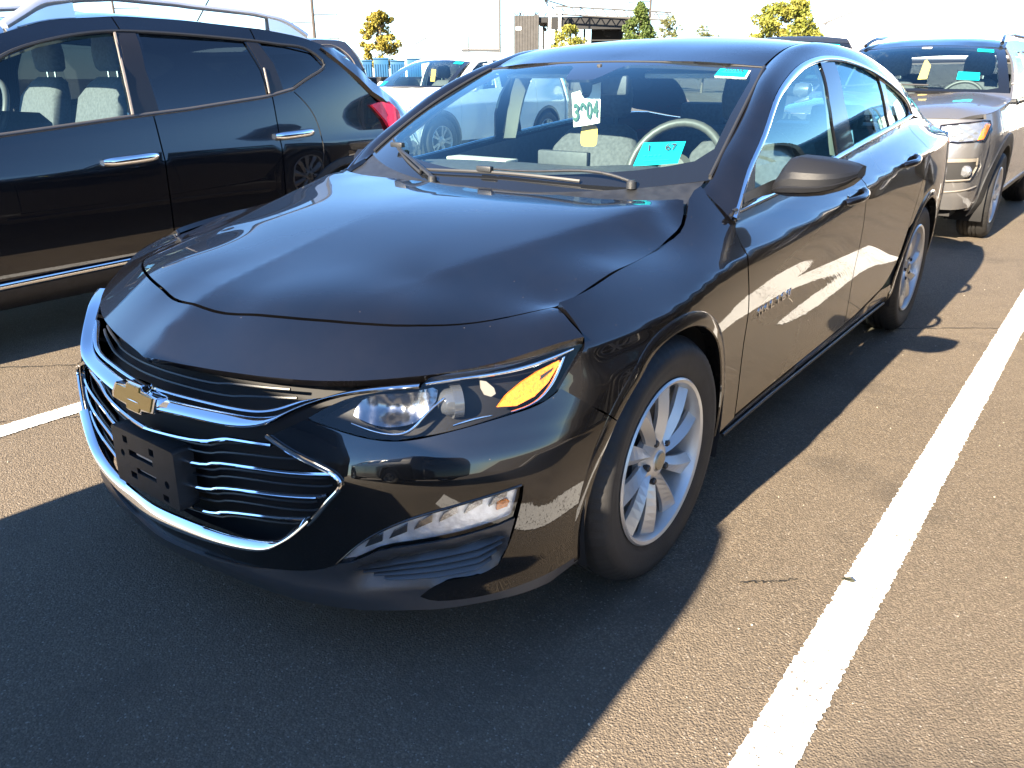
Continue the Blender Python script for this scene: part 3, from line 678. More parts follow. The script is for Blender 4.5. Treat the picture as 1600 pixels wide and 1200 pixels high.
    for s in (1, -1):
        for k in range(4):
            uu = np.linspace(.575+.022*k, .905-.012*k, 30); zt = np.interp(uu, PT_[0], PT_[1])-.010; zb = np.interp(uu, PT_[0], PT_[2])+.012
            a = zt+(zb-zt)*(k/4.); b_ = zt+(zb-zt)*((k+.86)/4.)
            A = nose3(np.stack([uu, a], 1), -.024)*[s, 1, 1]; B = nose3(np.stack([uu, b_], 1), -.004)*[s, 1, 1]; C_ = nose3(np.stack([uu, b_-.003], 1), -.006)*[s, 1, 1]; D_ = nose3(np.stack([uu, b_-.002], 1), -.026)*[s, 1, 1]
            grid_obj('louvre', np.stack([A, A*.5+B*.5, B, C_, D_]), LIPP, lipo, angle=30)
    # ---- daytime lamps in the pocket
    lo = [(.541, .307), (.609, .375), (.661, .409), (.708, .431), (.780, .452), (.857, .468), (.931, .481), (.927, .451), (.916, .409), (.884, .399), (.804, .385), (.726, .373), (.668, .364), (.634, .353), (.580, .321)]
    for s in (1, -1):
        lamp = patch('running_lamp', NS, lo, LAMPGLASS, root, h=.02, off=-.004, flange=0, mirror=s)
        patch('lamp_bowl', NS, lo, PRISM, lamp, h=.012, off=-.016, flange=-.012, mirror=s)
        bulb = [(.882, .428), (.905, .432), (.910, .445), (.902, .452), (.884, .448)]
        patch('amber_bulb', NS, bulb, AMBER, lamp, h=.01, off=-.010, flange=.006, mirror=s)
        for k in range(6):
            a = .605+.052*k; zt = np.interp(a, [.6, .7, .8, .93], [.352, .398, .43, .45])
            q = [(a, zt), (a+.038, zt+.018), (a+.040, zt+.036), (a+.010, zt+.018)]
            patch('led_cell', NS, q, SILVER, lamp, h=.02, off=-.009, flange=.008, mirror=s)
        band('lamp_edge', nose3(dense(lo[:7], 48), .001)*[s, 1, 1], nose3([(a+.001, b+.006) for a, b in dense(lo[:7], 48)], .001)*[s, 1, 1], TRIM, lamp, bulge=.002, centre=(0, .3, .4))
    # ---- headlamps
    hl = [(.491, .627), (.516, .641), (.546, .656), (.574, .667), (.603, .675), (.658, .685), (.727, .690), (.741, .698), (.760, .711), (.825, .720), (.910, .730), (.998, .742), (1.060, .752), (1.108, .757), (1.108, .738), (1.082, .702), (1.042, .670), (.999, .648), (.925, .632), (.869, .623), (.788, .609), (.684, .595), (.632, .598), (.591, .605), (.550, .614)]
    for s in (1, -1):
        L = patch('headlight', NS, hl, LENS, root, h=.022, off=.001, flange=0, mirror=s)
        patch('housing', NS, hl, LAMPBLACK, L, h=.03, off=-.05, flange=-.05, mirror=s)
        main = [(.585, .640), (.600, .663), (.644, .679), (.730, .686), (.772, .688), (.768, .667), (.735, .634), (.706, .625), (.644, .622)]
        patch('main_reflector', NS, dense(main+main[:1], 26)[:-1], SILVER, L, h=.012, off=-.02, flange=.012, mirror=s, relief=lambda V: -.022*np.exp(-((V[:, 0]-.675)/.05)**2-((V[:, 1]-.655)/.022)**2)+.0022*np.sin(V[:, 0]*170))
        pr = lathe('projector', [(0, .030), (.012, .028), (.022, .022), (.028, .012), (.030, 0), (.036, 0), (.036, -.02)], LENSBALL, L, n=28, axis='y')
        P = nose3([(.80, .663)], -.04)[0]*[s, 1, 1]; pr.location = P; pr.rotation_euler = (0, 0, math.pi+s*-.6)
        am = [(.899, .647), (.921, .667), (.961, .691), (.999, .708), (1.053, .724), (1.050, .715), (1.019, .682), (.983, .658), (.941, .645)]
        patch('amber_reflector', NS, am, AMBER, L, h=.012, off=-.014, flange=.012, mirror=s)
        patch('reflector_slot', NS, [(1.0, .690), (1.030, .705), (1.035, .711), (1.004, .699)], VOID, L, h=.01, off=-.0125, flange=.002, mirror=s)
        patch('lamp_fin', NS, [(.867, .702), (.880, .699), (.896, .684), (.899, .672), (.888, .667), (.874, .672), (.867, .686)], BEIGE2, L, h=.008, off=-.018, flange=.01, mirror=s)
        def strip(a, b, off, m=CHROME, bulge=.003): band('chrome_strip', nose3(dense(a, 48), off)*[s, 1, 1], nose3(dense(b, 48), off)*[s, 1, 1], m, L, bulge=bulge, centre=(0, .3, .4))
        strip([(.745, .703), (.824, .711), (.907, .7165), (.995, .728), (1.090, .747)], [(.749, .696), (.824, .704), (.907, .7085), (.995, .719), (1.086, .739)], -.008)
        strip([(1.070, .732), (1.040, .688), (.994, .650), (.926, .632)], [(1.059, .728), (1.030, .688), (.986, .652), (.926, .637)], -.010)
        strip([(.585, .627), (.618, .618), (.658, .610), (.703, .614), (.738, .640), (.783, .672)], [(.587, .623), (.618, .614), (.658, .6055), (.707, .609), (.743, .637), (.787, .669)], -.010, bulge=.002)
        strip([(.80, .622), (.85, .632), (.885, .634)], [(.80, .618), (.85, .627), (.885, .631)], -.012, bulge=.002)
    # ---- grille: dark backing, ribs, chrome bars
    gr = patch('grille', NS, [(-.60, .245), (.60, .245), (1.0, .62), (1.0, .72), (.7, .70), (0, .69), (-.7, .70), (-1.0, .72), (-1.0, .62)], VOID, root, h=.04, off=-.075, flange=0)
    def sym_curve(pts, n=48): return np.array(dense([(-a, b) for a, b in reversed(pts) if a > 1e-6]+list(pts), n))
    def bar(name, up, low, m=CHROME, bulge=.010, off=0., parent=gr, n=72, nr=9, peak=None):
        A = sym_curve(up, n); B = sym_curve(low, n)
        return band(name, nose3(A, off), nose3(B, off), m, parent, bulge=bulge, centre=(0, .3, .4), N=n, n=nr, peak=peak)
    bar('chrome_bar', [(0, .613), (.091, .613), (.178, .614), (.296, .616), (.367, .619), (.430, .632), (.474, .650), (.517, .665), (.560, .678), (.602, .688), (.672, .697), (.738, .702)],
        [(0, .584), (.085, .584), (.159, .586), (.222, .587), (.299, .588), (.352, .593), (.401, .605), (.445, .626), (.488, .646), (.531, .662), (.574, .673), (.617, .680), (.672, .686), (.735, .690)], bulge=.022, off=.002, n=96, peak=.8)
    for s in (1, -1):
        up = [(.040, .6300), (.15, .629), (.217, .629), (.330, .630), (.381, .634), (.428, .646), (.472, .660), (.519, .6675)]; lo2 = [(.040, .6215), (.15, .621), (.218, .621), (.331, .622), (.382, .627), (.429, .639), (.473, .655), (.519, .6665)]
        band('chrome_bar', nose3(dense(up, 48), -.006)*[s, 1, 1], nose3(dense(lo2, 48), -.006)*[s, 1, 1], CHROME, gr, bulge=.006, centre=(0, .3, .4))
        # chrome frame round the lower opening
        fr = [(.402, .5855), (.437, .571), (.497, .550), (.545, .5325), (.563, .521), (.569, .511), (.563, .494), (.546, .474), (.512, .431), (.490, .406)]
        tube('chrome_frame', nose3(dense(fr, 60), .006)*[s, 1, 1], .0048, CHROME, gr, n=7)
        step = lambda z0, x1, dz=.020, up=.027, a=0.: [(a, z0-up), (.198, z0-up), (.262, z0), (x1-.02, z0+dz*.9), (x1, z0+dz+.005)]
        for pts, r in ((step(.5045, .556), .0054), (step(.4420, .532, .026), .0054), (step(.3790, .490, .030), .0052), ([(0, .5275), (.206, .538), (.270, .560), (.300, .564), (.404, .568)], .006)):
            tube('chrome_slat', nose3(resample(smooth_step(pts), .008), -.012)*[s, 1, 1], r, CHROME, gr, n=7, flat=.75)
        for pts in ([(0, .668), (.21, .664), (.27, .674), (.43, .679)], [(0, .647), (.25, .643), (.33, .656), (.45, .664)]):
            tube('grille_rib', nose3(resample(smooth_step(pts), .012), -.022)*[s, 1, 1], .0036, GRILLE, gr, n=6)
        for z0, x1 in ((.548, .42), (.526, .50), (.483, .53), (.4635, .54), (.4205, .50), (.400, .50), (.3575, .45)):
            tube('grille_rib', nose3(resample(smooth_step(step(z0, x1)), .012), -.028)*[s, 1, 1], .0030, GRILLE, gr, n=6)
    bar('chrome_lower', [(0, .322), (.046, .322), (.138, .320), (.225, .320), (.345, .332), (.385, .341), (.412, .354), (.447, .382), (.490, .424)], [(0, .284), (.030, .284), (.172, .286), (.301, .300), (.359, .311), (.397, .327), (.420, .345), (.458, .373), (.503, .418)], bulge=.016, off=.002, peak=.75)
    # ---- gold cross badge with its bright rim
    P = nose3([(0.0, .598)], .022)[0]; fx = frame(P, (1, 0, 0), (0, .12, 1))
    bow = lambda k: [(-.098*k-.0, -.005), (-.082*k, .021*k), (-.030*k, .021*k), (-.026*k, .036*k), (.036*k, .036*k), (.031*k, .021*k), (.098*k, .021*k), (.082*k, -.021*k), (.030*k, -.021*k), (.026*k, -.036*k), (-.036*k, -.036*k), (-.031*k, -.021*k), (-.098*k, -.021*k)]
    b = prism('badge', bow(1.0), -.03, .0, CHROME, gr, fx, bevel=.003); prism('badge_face', bow(.86), -.004, .0025, GOLD, b, fx, bevel=.001)
    # ---- number plate bracket with its slots
    pf = np.array(nose3([(0, .42)], .004)[0])
    def pl(u, v): return np.stack([u, pf[1]+.10*np.abs(u)*0+.03*(np.asarray(v)-.42), np.asarray(v)], 1)
    hole = lambda x, z, a, b_: [(x-a, z-b_), (x+a, z-b_), (x+a, z+b_), (x-a, z+b_)]
    rnd = lambda x, z, r: [(x+r*math.cos(t), z+r*math.sin(t)) for t in np.linspace(0, 2*math.pi, 10, endpoint=False)]
    plo = [(-.132, .358), (.132, .358), (.135, .362), (.135, .498), (.130, .504), (-.130, .504), (-.135, .498), (-.135, .362)]
    br = patch('plate_bracket', pl, plo, PLASTIC, root, holes=[hole(-.075, .480, .010, .009), hole(.040, .478, .010, .009), hole(-.012, .450, .052, .008), hole(.005, .410, .042, .007), rnd(-.095, .440, .009), rnd(.092, .412, .010), hole(.080, .374, .012, .008), hole(-.055, .392, .013, .008)], h=.02, flange=.05, centre=(0, .3, .42))
    patch('bracket_back', pl, [(-.13, .362), (.13, .362), (.13, .50), (-.13, .50)], VOID, br, h=.05, off=-.03, flange=0, centre=(0, .3, .42))
    for z in (.450, .410): box('slot_bar', (-.040, pf[1]+.006, z-.003), (.042, pf[1]+.012, z+.002), ALLOY, br, .001)
    box('bracket_foot', (-.06, pf[1]+.012, .345), (.06, pf[1]+.05, .362), PLASTIC, br, .003)
    # ---- doors
    belt = lambda y: float(BELT(np.array([y]))[0])
    c1 = [(.459, .8935), (.400, .830), (.452, .705), (.494, .62), (.520, .45), (.530, .31), (.530, .285)]
    c2 = [(1.505, belt(1.505)-.004), (1.525, .92), (1.535, .837), (1.580, .747), (1.628, .60), (1.664, .45), (1.682, .35), (1.684, .300)]
    c3 = [(2.575, belt(2.575)-.004), (2.590, .95), (2.567, .825), (2.520, .721), (2.460, .600), (2.412, .479), (2.341, .400), (2.27, .36), (2.18, .342)]
    B_ = lambda a, b, n=12: [(y, belt(y)-.004) for y in np.linspace(a, b, n)]
    f_out = [(.452, .896)]+B_(.475, 1.500)+dense(c2, 26)+[(1.2, .292), (.9, .288)]+dense(c1[::-1], 24)
    fd = patch('front_door', DR, f_out, BLACK, root, h=.016, mirror=2, flange=.015)
    g = .007
    r_out = [(y+g, z) for y, z in dense(c2, 26)[::-1]]+B_(1.515, 2.570)+dense(c3, 34)+[(2.0, .322), (1.85, .308)]
    rd = patch('rear_door', DR, r_out, BLACK, root, h=.017, mirror=2, flange=.015)
    # ---- quarter panels, rockers
    q_out = [(y+g, z) for y, z in dense(c3[:5], 14)[::-1]]+B_(2.582, 2.75, 3)+[(2.9, 1.079), (3.15, 1.049), (3.45, 1.018), (3.70, 1.0)]+[(3.70, .80), (3.70, .42), (3.45, .34), (3.225, .30)]+arc(2.83, .405, -5, 135, 40)
    qp = patch('quarter_panel', DR, q_out, BLACK, root, h=.028, mirror=2, flange=.015)
    for s, o in zip((1, -1), qp): arch(DR, 2.83, -10, 196, o, s, 56)
    r_o = [(.41, .272), (.53, .276), (.9, .280), (1.7, .293), (2.1, .318), (2.22, .336), (2.40, .33), (2.425, .30), (2.43, .22), (2.38, .195), (.45, .195), (.40, .215)]
    patch('rocker_panel', DR, r_o, BLACK, root, h=.03, mirror=2, flange=.03, relief=lambda V: -.010*np.exp(-((V[:, 1]-.262)/.010)**2))
    tube('rocker_seal', np.stack([DR.x(np.linspace(.44, 2.36, 30), np.full(30, .245))+.004, np.linspace(.44, 2.36, 30), np.full(30, .245)], 1), .006, PLASTIC, root, mirror=2)
    # ---- glass in the sides
    dk = D_YZ(np.linspace(0, 14, 120)); dy, dz = dk[:, 1], dk[:, 2]
    topz = lambda y: float(np.interp(y, dy, dz))
    T_ = lambda a, b, n=20, d=.012: [(y, topz(y)-d) for y in np.linspace(a, b, n)]
    Bz = lambda a, b, n=10, d=.014: [(y, belt(y)+d) for y in np.linspace(a, b, n)]
    fg = Bz(.60, 1.425)+[(1.395, 1.12), (1.400, 1.2), (1.452, 1.335)]+T_(1.445, .66)[:]
    rg = Bz(1.63, 2.200)+[(2.165, 1.12), (2.138, 1.187), (2.10, topz(2.10)-.012)]+T_(2.085, 1.60)+[(1.575, 1.25), (1.562, 1.19), (1.59, 1.10)]
    qg = Bz(2.262, 2.56)+[(2.60, 1.105), (2.62, 1.125)]+T_(2.56, 2.185, 12)+[(2.20, 1.187)]
    for nm, ol, fr in (('front_window', fg, GLASS_SIDE), ('rear_window', rg, GLASS_SIDE), ('quarter_window', qg, GLASS_SIDE)):
        patch(nm, DR, ol, fr, root, h=.05, mirror=2, off=-.008, flange=0)
    # pillars and seals between the panes, one frame a side
    so = Bz(.462, 2.56, 40, .002)+[(2.66, 1.105)]+T_(2.60, .47, 80, .002)
    def grow(p, d):
        c = np.mean(p, 0); return [tuple(c+(np.array(q)-c)*(1+d)) for q in p]
    shr = [fg, rg, qg]
    patch('window_frame', DR, so, TRIM, root, holes=shr, h=.03, mirror=2, off=-.002, flange=.012)
    zz = np.linspace(0, 1, 48)
    for s in (1, -1):
        ys = np.concatenate([np.linspace(.445, 2.5, 40), np.linspace(2.53, 2.70, 8)]); zb = np.array([belt(y) for y in ys]); zb[40:] = np.linspace(belt(2.53), 1.100, 8)
        A = DR(ys, zb-.004)+[.002, 0, 0]; B = DR(ys, zb+.016)+[.002, 0, 0]
        band('chrome_belt', A*[s, 1, 1], B*[s, 1, 1], CHROME, root, bulge=.006, N=48)
        dd = D_YZ(np.linspace(.15, 14, 48)); A = dd+[.003, 0, 0]
        tn = np.gradient(dd[:, 1:], axis=0); nn = np.stack([-tn[:, 1], tn[:, 0]], 1); nn /= np.linalg.norm(nn, axis=1)[:, None]
        q = dd[:, 1:]-nn*.019; B = DR(q[:, 0], q[:, 1])+[.003, 0, 0]
        band('chrome_arch', A*[s, 1, 1], B*[s, 1, 1], CHROME, root, bulge=.006, N=48)
    # ---- roof side rails: windscreen pillar, cant rail and rear pillar in one
    t = np.linspace(0, len(D_CURVE)-1, 110); Dc = D_YZ(t); Ec = nspline(np.arange(len(E_CURVE)), E_CURVE)(t)
    CEN = np.array([0, 1.6, .9]); rows = []
    nr = np.cross(np.gradient(Dc, axis=0), Ec-Dc); nr /= np.linalg.norm(nr, axis=1)[:, None]; nr *= np.sign(((Dc-CEN)*nr).sum(1))[:, None]
    bl = np.interp(t, [0, 1, 4, 8, 14, 18], [.004, .010, .016, .020, .020, .008])
    for sx in np.linspace(0, 1, 11):
        rows.append(Dc+(Ec-Dc)*sx+nr*(bl*(1-(2*sx-1)**2))[:, None])
    rows.append(Ec-nr*.02)
    grid_obj('roof_rail', np.array(rows), BLACK, root, mirror=2)
    # ---- roof
    hdr = [(0, 1.096, 1.336), (.151, 1.092, 1.335), (.303, 1.090, 1.332), (.455, 1.103, 1.325), (.606, 1.150, 1.312)]
    ctr = [(0, 1.2, 1.368), (0, 1.35, 1.404), (0, 1.5, 1.425), (0, 1.75, 1.440), (0, 2.05, 1.434), (0, 2.3, 1.415), (0, 2.52, 1.385)]
    RF = Top(hdr+ctr+[tuple(p) for p in E_CURVE[7:13]]+[(.35, 1.5, 1.416), (.35, 1.9, 1.428), (.35, 2.3, 1.405), (.35, 1.25, 1.375), (.3, 2.54, 1.38)], 1e-5)
    half = [(0, 1.100), (.151, 1.096), (.303, 1.093), (.455, 1.106), (.596, 1.152)]+[(.594, y) for y in np.linspace(1.2, 2.55, 16)]+[(.5, 2.535), (.3, 2.52), (0, 2.515)]
    patch('roof', RF, half+mir(half)[1:-1], BLACK, root, h=.05, flange=.02)
    # ---- windscreen
    def WS(u, v):
        u = np.atleast_1d(u); v = np.atleast_1d(v); s = np.clip(np.abs(u), 0, 1.2)
        bx, by, bz = .713*u, .522-.222*(1-s**2.2), .938+.060*s**2
        tx, ty, tz = .606*u, 1.150-.054*(1-s**2.6), 1.336-.025*s**2
        # side edge follows the pillar
        k = v*(1-v); sd = np.sign(u)
        x = bx+(tx-bx)*v+sd*.022*4*k*s**3*.5; y = by+(ty-by)*v-.030*4*k*(1-.6*s**2); z = bz+(tz-bz)*v+.030*4*k*(1-.5*s**2)
        return np.stack([x, y, z], 1)
    WC = (0, 1.6, .6)
    # a rounded clear area inside a dark printed border
    def bez(x0, x1, v0, v1):
        return [(x0, v0+.10), (x0+.05, v0+.02), (x0+.14, v0)]+[(x, v0-.03*(1-(2*(x-x0)/(x1-x0)-1)**2)) for x in np.linspace(x0+.25, x1-.25, 7)]+[(x1-.14, v0), (x1-.05, v0+.02), (x1, v0+.10)]+[(x1-.005, .5), (x1, v1-.12), (x1-.02, v1-.03), (x1-.08, v1)]+[(.21, v1), (.17, v1-.03), (.12, v1-.13), (.09, v1-.165), (-.09, v1-.165), (-.12, v1-.13), (-.17, v1-.03), (-.21, v1)]+[(x0+.08, v1), (x0+.02, v1-.03), (x0, v1-.12), (x0+.005, .5)]
    clear = bez(-.958, .958, .125, .95)
    full = [(-1, 0)]+[(x, 0) for x in np.linspace(-.9, .9, 19)]+[(1, 0)]+[(1, v) for v in np.linspace(.1, .9, 9)]+[(1, 1)]+[(x, 1) for x in np.linspace(.9, -.9, 19)]+[(-1, 1)]+[(-1, v) for v in np.linspace(.9, .1, 9)]
    ws = patch('windshield', WS, clear, GLASS, root, h=.06, flange=0, centre=WC)
    patch('glass_border', WS, full, FRIT, ws, holes=[clear], h=.05, flange=.01, centre=WC)
    for s in (1, -1):
        e = WS(np.full(30, .995), np.linspace(.02, .99, 30)); tube('screen_seal', (e+[0, -.002, .004])*[s, 1, 1], .0055, PLASTIC2, ws, n=6)
    e = WS(np.linspace(-.99, .99, 40), np.full(40, .995)); tube('screen_seal', e+[0, -.001, .000], .003, PLASTIC2, ws, n=6)
    # stickers on the glass
    def ws_card(name, u0, u1, v0, v1, m, off=.003, parent=ws, skew=0.):
        return patch(name, WS, [(u0+skew, v0), (u1+skew, v0), (u1, v1), (u0, v1)], m, parent, h=.03, off=off, flange=.001, centre=WC)
    def ws_text(body, u, v, size, m, width, off=.0085):
        P, N = surf_normals(WS, np.array([[u, v]]), WC); P2 = WS(np.array([u+.02]), np.array([v]))[0]-P[0]; P3 = WS(np.array([u]), np.array([v+.02]))[0]-P[0]
        text_obj('printed_number', body, size, m, ws, frame(P[0]+N[0]*off, P2, P3), width=width)
    ws_card('teal_sticker', .775, .935, .845, .940, PAPER, .002); ws_card('teal_sticker', .770, .925, .855, .938, TEAL)
    ws_text('255334', .855, .908, .030, INK, .062); ws_text('__________', .85, .893, .02, INK, .07)
    ws_card('teal_sticker', .665, .835, .135, .285, TEAL, .003, skew=.015)
    ws_text('1    67', .755, .237, .046, INK, .085); ws_text('- -- - -', .735, .19, .03, INK2, .05); ws_text('_____', .76, .165, .02, INK2, .08)
    # ---- cowl and wipers
    xs = np.linspace(-.70, .70, 40); hz = HD(xs, np.interp(np.abs(xs), [0, .3, .5, .6, .65, .70], [.25, .256, .273, .298, .322, .36]))
    w0 = WS(xs/.713, np.full(40, .02))
    grid_obj('cowl', np.stack([hz+[0, -.01, -.022], hz+[0, .02, -.018], w0*.5+hz*.5+[0, 0, -.02], w0+[0, -.006, -.006], w0+[0, .01, .0]]), PLASTIC, root)
    def wiper(pts_arm, blade):
        a = tube('wiper_arm', smooth_curve(pts_arm, 16), np.linspace(.009, .0055, 16), PLASTIC, root, n=8, flat=.6)
        lathe('pivot_cap', [(0, .006), (.011, .005), (.015, .0), (.016, -.02)], PLASTIC, a, n=16, axis='z').location = tuple(pts_arm[0])
        tube('wiper_blade', smooth_curve(blade, 24), .0042, PLASTIC2, a, n=6, flat=1.4)
        mid = np.array(blade[len(blade)//2]); box('blade_clip', mid+[-.03, -.010, .002], mid+[.03, .010, .020], PLASTIC, a, .004)
    def wp(u, v, d=.012):
        P, N = surf_normals(WS, np.array([[u, v]]), WC); return P[0]+N[0]*d
    wiper([wp(.72, .015, .018), wp(.62, .05, .030), wp(.30, .085, .024), wp(.05, .095, .018)], [wp(.50, .045, .011), wp(.30, .072), wp(.0, .082), wp(-.30, .060, .011), wp(-.42, .045, .01)])
    wiper([wp(-.28, .012, .018), wp(-.42, .05, .026), wp(-.66, .10, .020), wp(-.80, .125, .016)], [wp(-.40, .028, .010), wp(-.60, .075), wp(-.76, .115), wp(-.90, .15, .011)])
    # ---- mirrors
    for s in (1, -1):
        xs = np.array([.862, .872, .890, .908, .935, .97, 1.01, 1.045, 1.068, 1.080, 1.087]); zt_ = np.interp(xs, [.862, .88, .905, .93, 1.0, 1.06, 1.087], [.990, 1.030, 1.064, 1.072, 1.067, 1.057, 1.047]); zl = np.interp(xs, [.862, .9, 1.0, 1.06, 1.087], [.963, .957, .965, .984, 1.012])
        yf_ = np.interp(xs, [.862, .9, .95, 1.02, 1.06, 1.087], [.605, .570, .556, .572, .605, .660]); yb_ = np.interp(xs, [.862, 1.087], [.690, .740]); sec = []
        for x, a, b_, p, q in zip(xs, zt_, zl, yf_, yb_):
            h = a-b_; sec.append([(x, q, a-.004), (x, q-.03, a), (x, p+.055, a-.002), (x, p+.040, a-.008*h/.1), (x, p+.012, a-.30*h), (x, p+.006, a-.36*h), (x, p, a-.52*h), (x, p+.002, a-.70*h), (x, p-.004, a-.74*h), (x, p+.002, a-.86*h), (x, p+.012, a-.90*h), (x, p+.050, b_+.002), (x, q-.03, b_), (x, q, b_+.006)])
        fold = np.eye(3)
        S_ = np.array(sec)
        if s < 0:      # the far mirror is folded back against its door
            S_ = np.stack([.880+(S_[..., 1]-.60)*.5, .70+(S_[..., 0]-.862)*1.0, S_[..., 2]-.03], -1)
        mh = grid_obj('mirror', S_, MIRRORP, root, close_v=True, cap=True, mirror=s, angle=22)
        if s > 0:
            grid_obj('mirror_shell', np.array([[(x, p+.002, a-.885*(a-b_)), (x, p+.006, a-.90*(a-b_)), (x, p+.050, b_-.001), (x, q-.03, b_-.002), (x, q-.002, b_+.004)] for x, a, b_, p, q in zip(xs, zt_, zl, yf_, yb_)]), PLASTIC2, mh)
        grid_obj('mirror_arm', np.array([[(.812+dx, .50+dy, .932+dz) for dx, dy, dz in r] for r in (((0, 0, 0), (0, .12, .0), (-.01, .12, .025), (-.01, 0, .025)), ((.03, .04, .022), (.03, .14, .024), (.03, .14, .050), (.03, .04, .050)), ((.06, .09, .030), (.06, .17, .032), (.06, .17, .070), (.06, .09, .070)))]), PLASTIC, mh, close_v=True, cap=True, mirror=s)
        sail = [(.468, belt(.468)+.006), (.60, belt(.60)+.006), (.625, 1.0), (.64, topz(.64)-.020), (.58, topz(.58)-.010), (.50, topz(.50)-.004)]
        patch('mirror_base', DR, sail, PLASTIC, mh, h=.03, off=.006, flange=.012, mirror=s)
        if s > 0: grid_obj('mirror_glass', np.array([[(.885, .697, .972), (.885, .703, 1.044)], [(1.065, .738, .992), (1.065, .738, 1.048)]]), CHROME, mh, mirror=s)
    # ---- handles
    for yy, zc, sl in ((1.365, .872, .12), (2.19, .934, .05)):
        for s in (1, -1):
            p = [(yy-.105, zc-.012), (yy-.06, zc-.004), (yy, zc), (yy+.06, zc+.008), (yy+.105, zc+.012)]
            P = DR(np.array([a for a, b_ in p]), np.array([b_ for a, b_ in p]))+np.array([[0, 0, 0], [.026, 0, 0], [.034, 0, 0], [.026, 0, 0], [0, 0, 0]])
            d = fd if yy < 2 else rd
            tube('door_handle', smooth_curve(P, 24)*[s, 1, 1], np.concatenate([[.008], np.full(22, .0125), [.008]]), BLACK, d[0 if s > 0 else 1], n=10, flat=1.15)
            cup = [(yy-.075+.15*math.cos(a)*.5+.075, zc-.006+.030*math.sin(a)) for a in np.linspace(0, 2*math.pi, 20, endpoint=False)]
            patch('handle_cup', DR, cup, BLACK, d[0 if s > 0 else 1], h=.012, off=.0015, flange=.002, mirror=s, relief=lambda V, yy=yy, zc=zc: -.012*np.exp(-((V[:, 0]-yy)/.05)**2-((V[:, 1]-zc+.006)/.02)**2))
    for s in (1, -1):
        P0 = DR(np.array([.72]), np.array([.610]))[0]; P1 = DR(np.array([.73]), np.array([.6105]))[0]
        fr = frame((s*(P0[0]+.002), .72, .610), (0, s*1, .02), (0, 0, 1))
        for k, ch in enumerate('MALIBU'):
            y = .72+(k-2.5)*.050*s; z = .610+.0012*k; x = float(DR.x(np.array([.72+(k-2.5)*.050*(1 if s > 0 else -1)]), np.array([z]))[0])+.0015
            text_obj('letter', ch, .036, CHROME, fd[0 if s > 0 else 1], frame((s*x, .72+(k-2.5)*.050*s, z), (0, s*1, .02), (0, 0, 1)), extrude=.0022, width=.030 if ch not in 'I' else .007, bold=.0008)
    # ---- tail: lid, rear glass, bumper, lamps
    RN = Nose([.22, .35, .55, .75, .92, 1.0], [list(zip([0, .3, .55, .68, .72], [3.93, 3.90, 3.83, 3.72, 3.60])), list(zip([0, .3, .6, .74, .79], [3.97, 3.945, 3.86, 3.73, 3.60])), list(zip([0, .3, .6, .76, .815], [3.965, 3.94, 3.85, 3.73, 3.60])), list(zip([0, .3, .6, .76, .815], [3.93, 3.905, 3.83, 3.72, 3.60])), list(zip([0, .3, .6, .74, .79], [3.91, 3.89, 3.82, 3.71, 3.60])), list(zip([0, .3, .6, .70, .75], [3.92, 3.90, 3.82, 3.71, 3.60]))], yc=2.83, sgn=1., th_max=.9)
    um = lambda z: RN.u_at(3.70, z)
    half = [(0, .22)]+[(um(.26)*k, .24) for k in (.3, .6, .9)]+[(um(z), z) for z in (.34, .42, .5, .6, .66)]+[(.45, .64), (.3, .62), (0, .62)]
    patch('rear_bumper', RN, half+mir(half)[1:-1], BLACK, root, h=.05, flange=.02)
    half = [(0, .626), (.3, .626), (.38, .64), (.40, .80), (.42, .97), (.40, .995), (0, .995)]
    patch('trunk_lid', RN, half+mir(half)[1:-1], BLACK, root, h=.05, flange=.02)
    for s in (1, -1):
        tl = [(.39, .66), (um(.68), .668), (um(.78), .80), (um(.9), .905), (.42, .90), (.40, .78)]
        patch('tail_lamp', RN, tl, REDLENS, root, h=.03, flange=.015, mirror=s)
        tu = [(um(.93), .912), (um(.97), .975), (.42, .985), (.425, .905)]
        patch('tail_corner', RN, tu, BLACK, root, h=.03, flange=.015, mirror=s)
    lid = [(0, 3.18, 1.075), (.3, 3.20, 1.075), (.60, 3.27, 1.078), (.655, 3.33, 1.070), (.65, 3.5, 1.050), (.62, 3.72, 1.032), (0, 3.5, 1.07), (0, 3.75, 1.055), (0, 3.89, 1.035), (.3, 3.87, 1.032), (.5, 3.82, 1.03), (.4, 3.5, 1.068), (.6,3.78,1.02)]
    LT = Top(lid, 1e-5); half = [(0, 3.19), (.3, 3.21), (.59, 3.28), (.640, 3.34), (.640, 3.5), (.61, 3.72), (.55, 3.79), (.4, 3.855), (.2, 3.885), (0, 3.90)]
    patch('trunk_top', LT, half+mir(half)[1:-1], BLACK, root, h=.05, flange=.03)
    def RW(u, v):
        u = np.atleast_1d(u); v = np.atleast_1d(v); s2 = u*u
        bx, by, bz = .64*u, 3.20+.11*s2, 1.078-.004*s2; tx, ty, tz = .59*u, 2.515+.035*s2, 1.386-.036*s2; k = 4*v*(1-v)
        return np.stack([bx+(tx-bx)*v, by+(ty-by)*v+.01*k, bz+(tz-bz)*v+.035*k*(1-.5*s2)], 1)
    patch('rear_screen', RW, [(-1, 0), (-.5, 0), (0, 0), (.5, 0), (1, 0), (1, .5), (1, 1), (.5, 1), (0, 1), (-.5, 1), (-1, 1), (-1, .5)], GLASS_SIDE, root, h=.1, flange=.0, centre=(0, 2., .5))
    # small duck-tail and roof fin
    # ---- underside and wheel houses
    box('underbody', (-.70, -.66, .20), (.70, 3.70, .30), VOID, root)
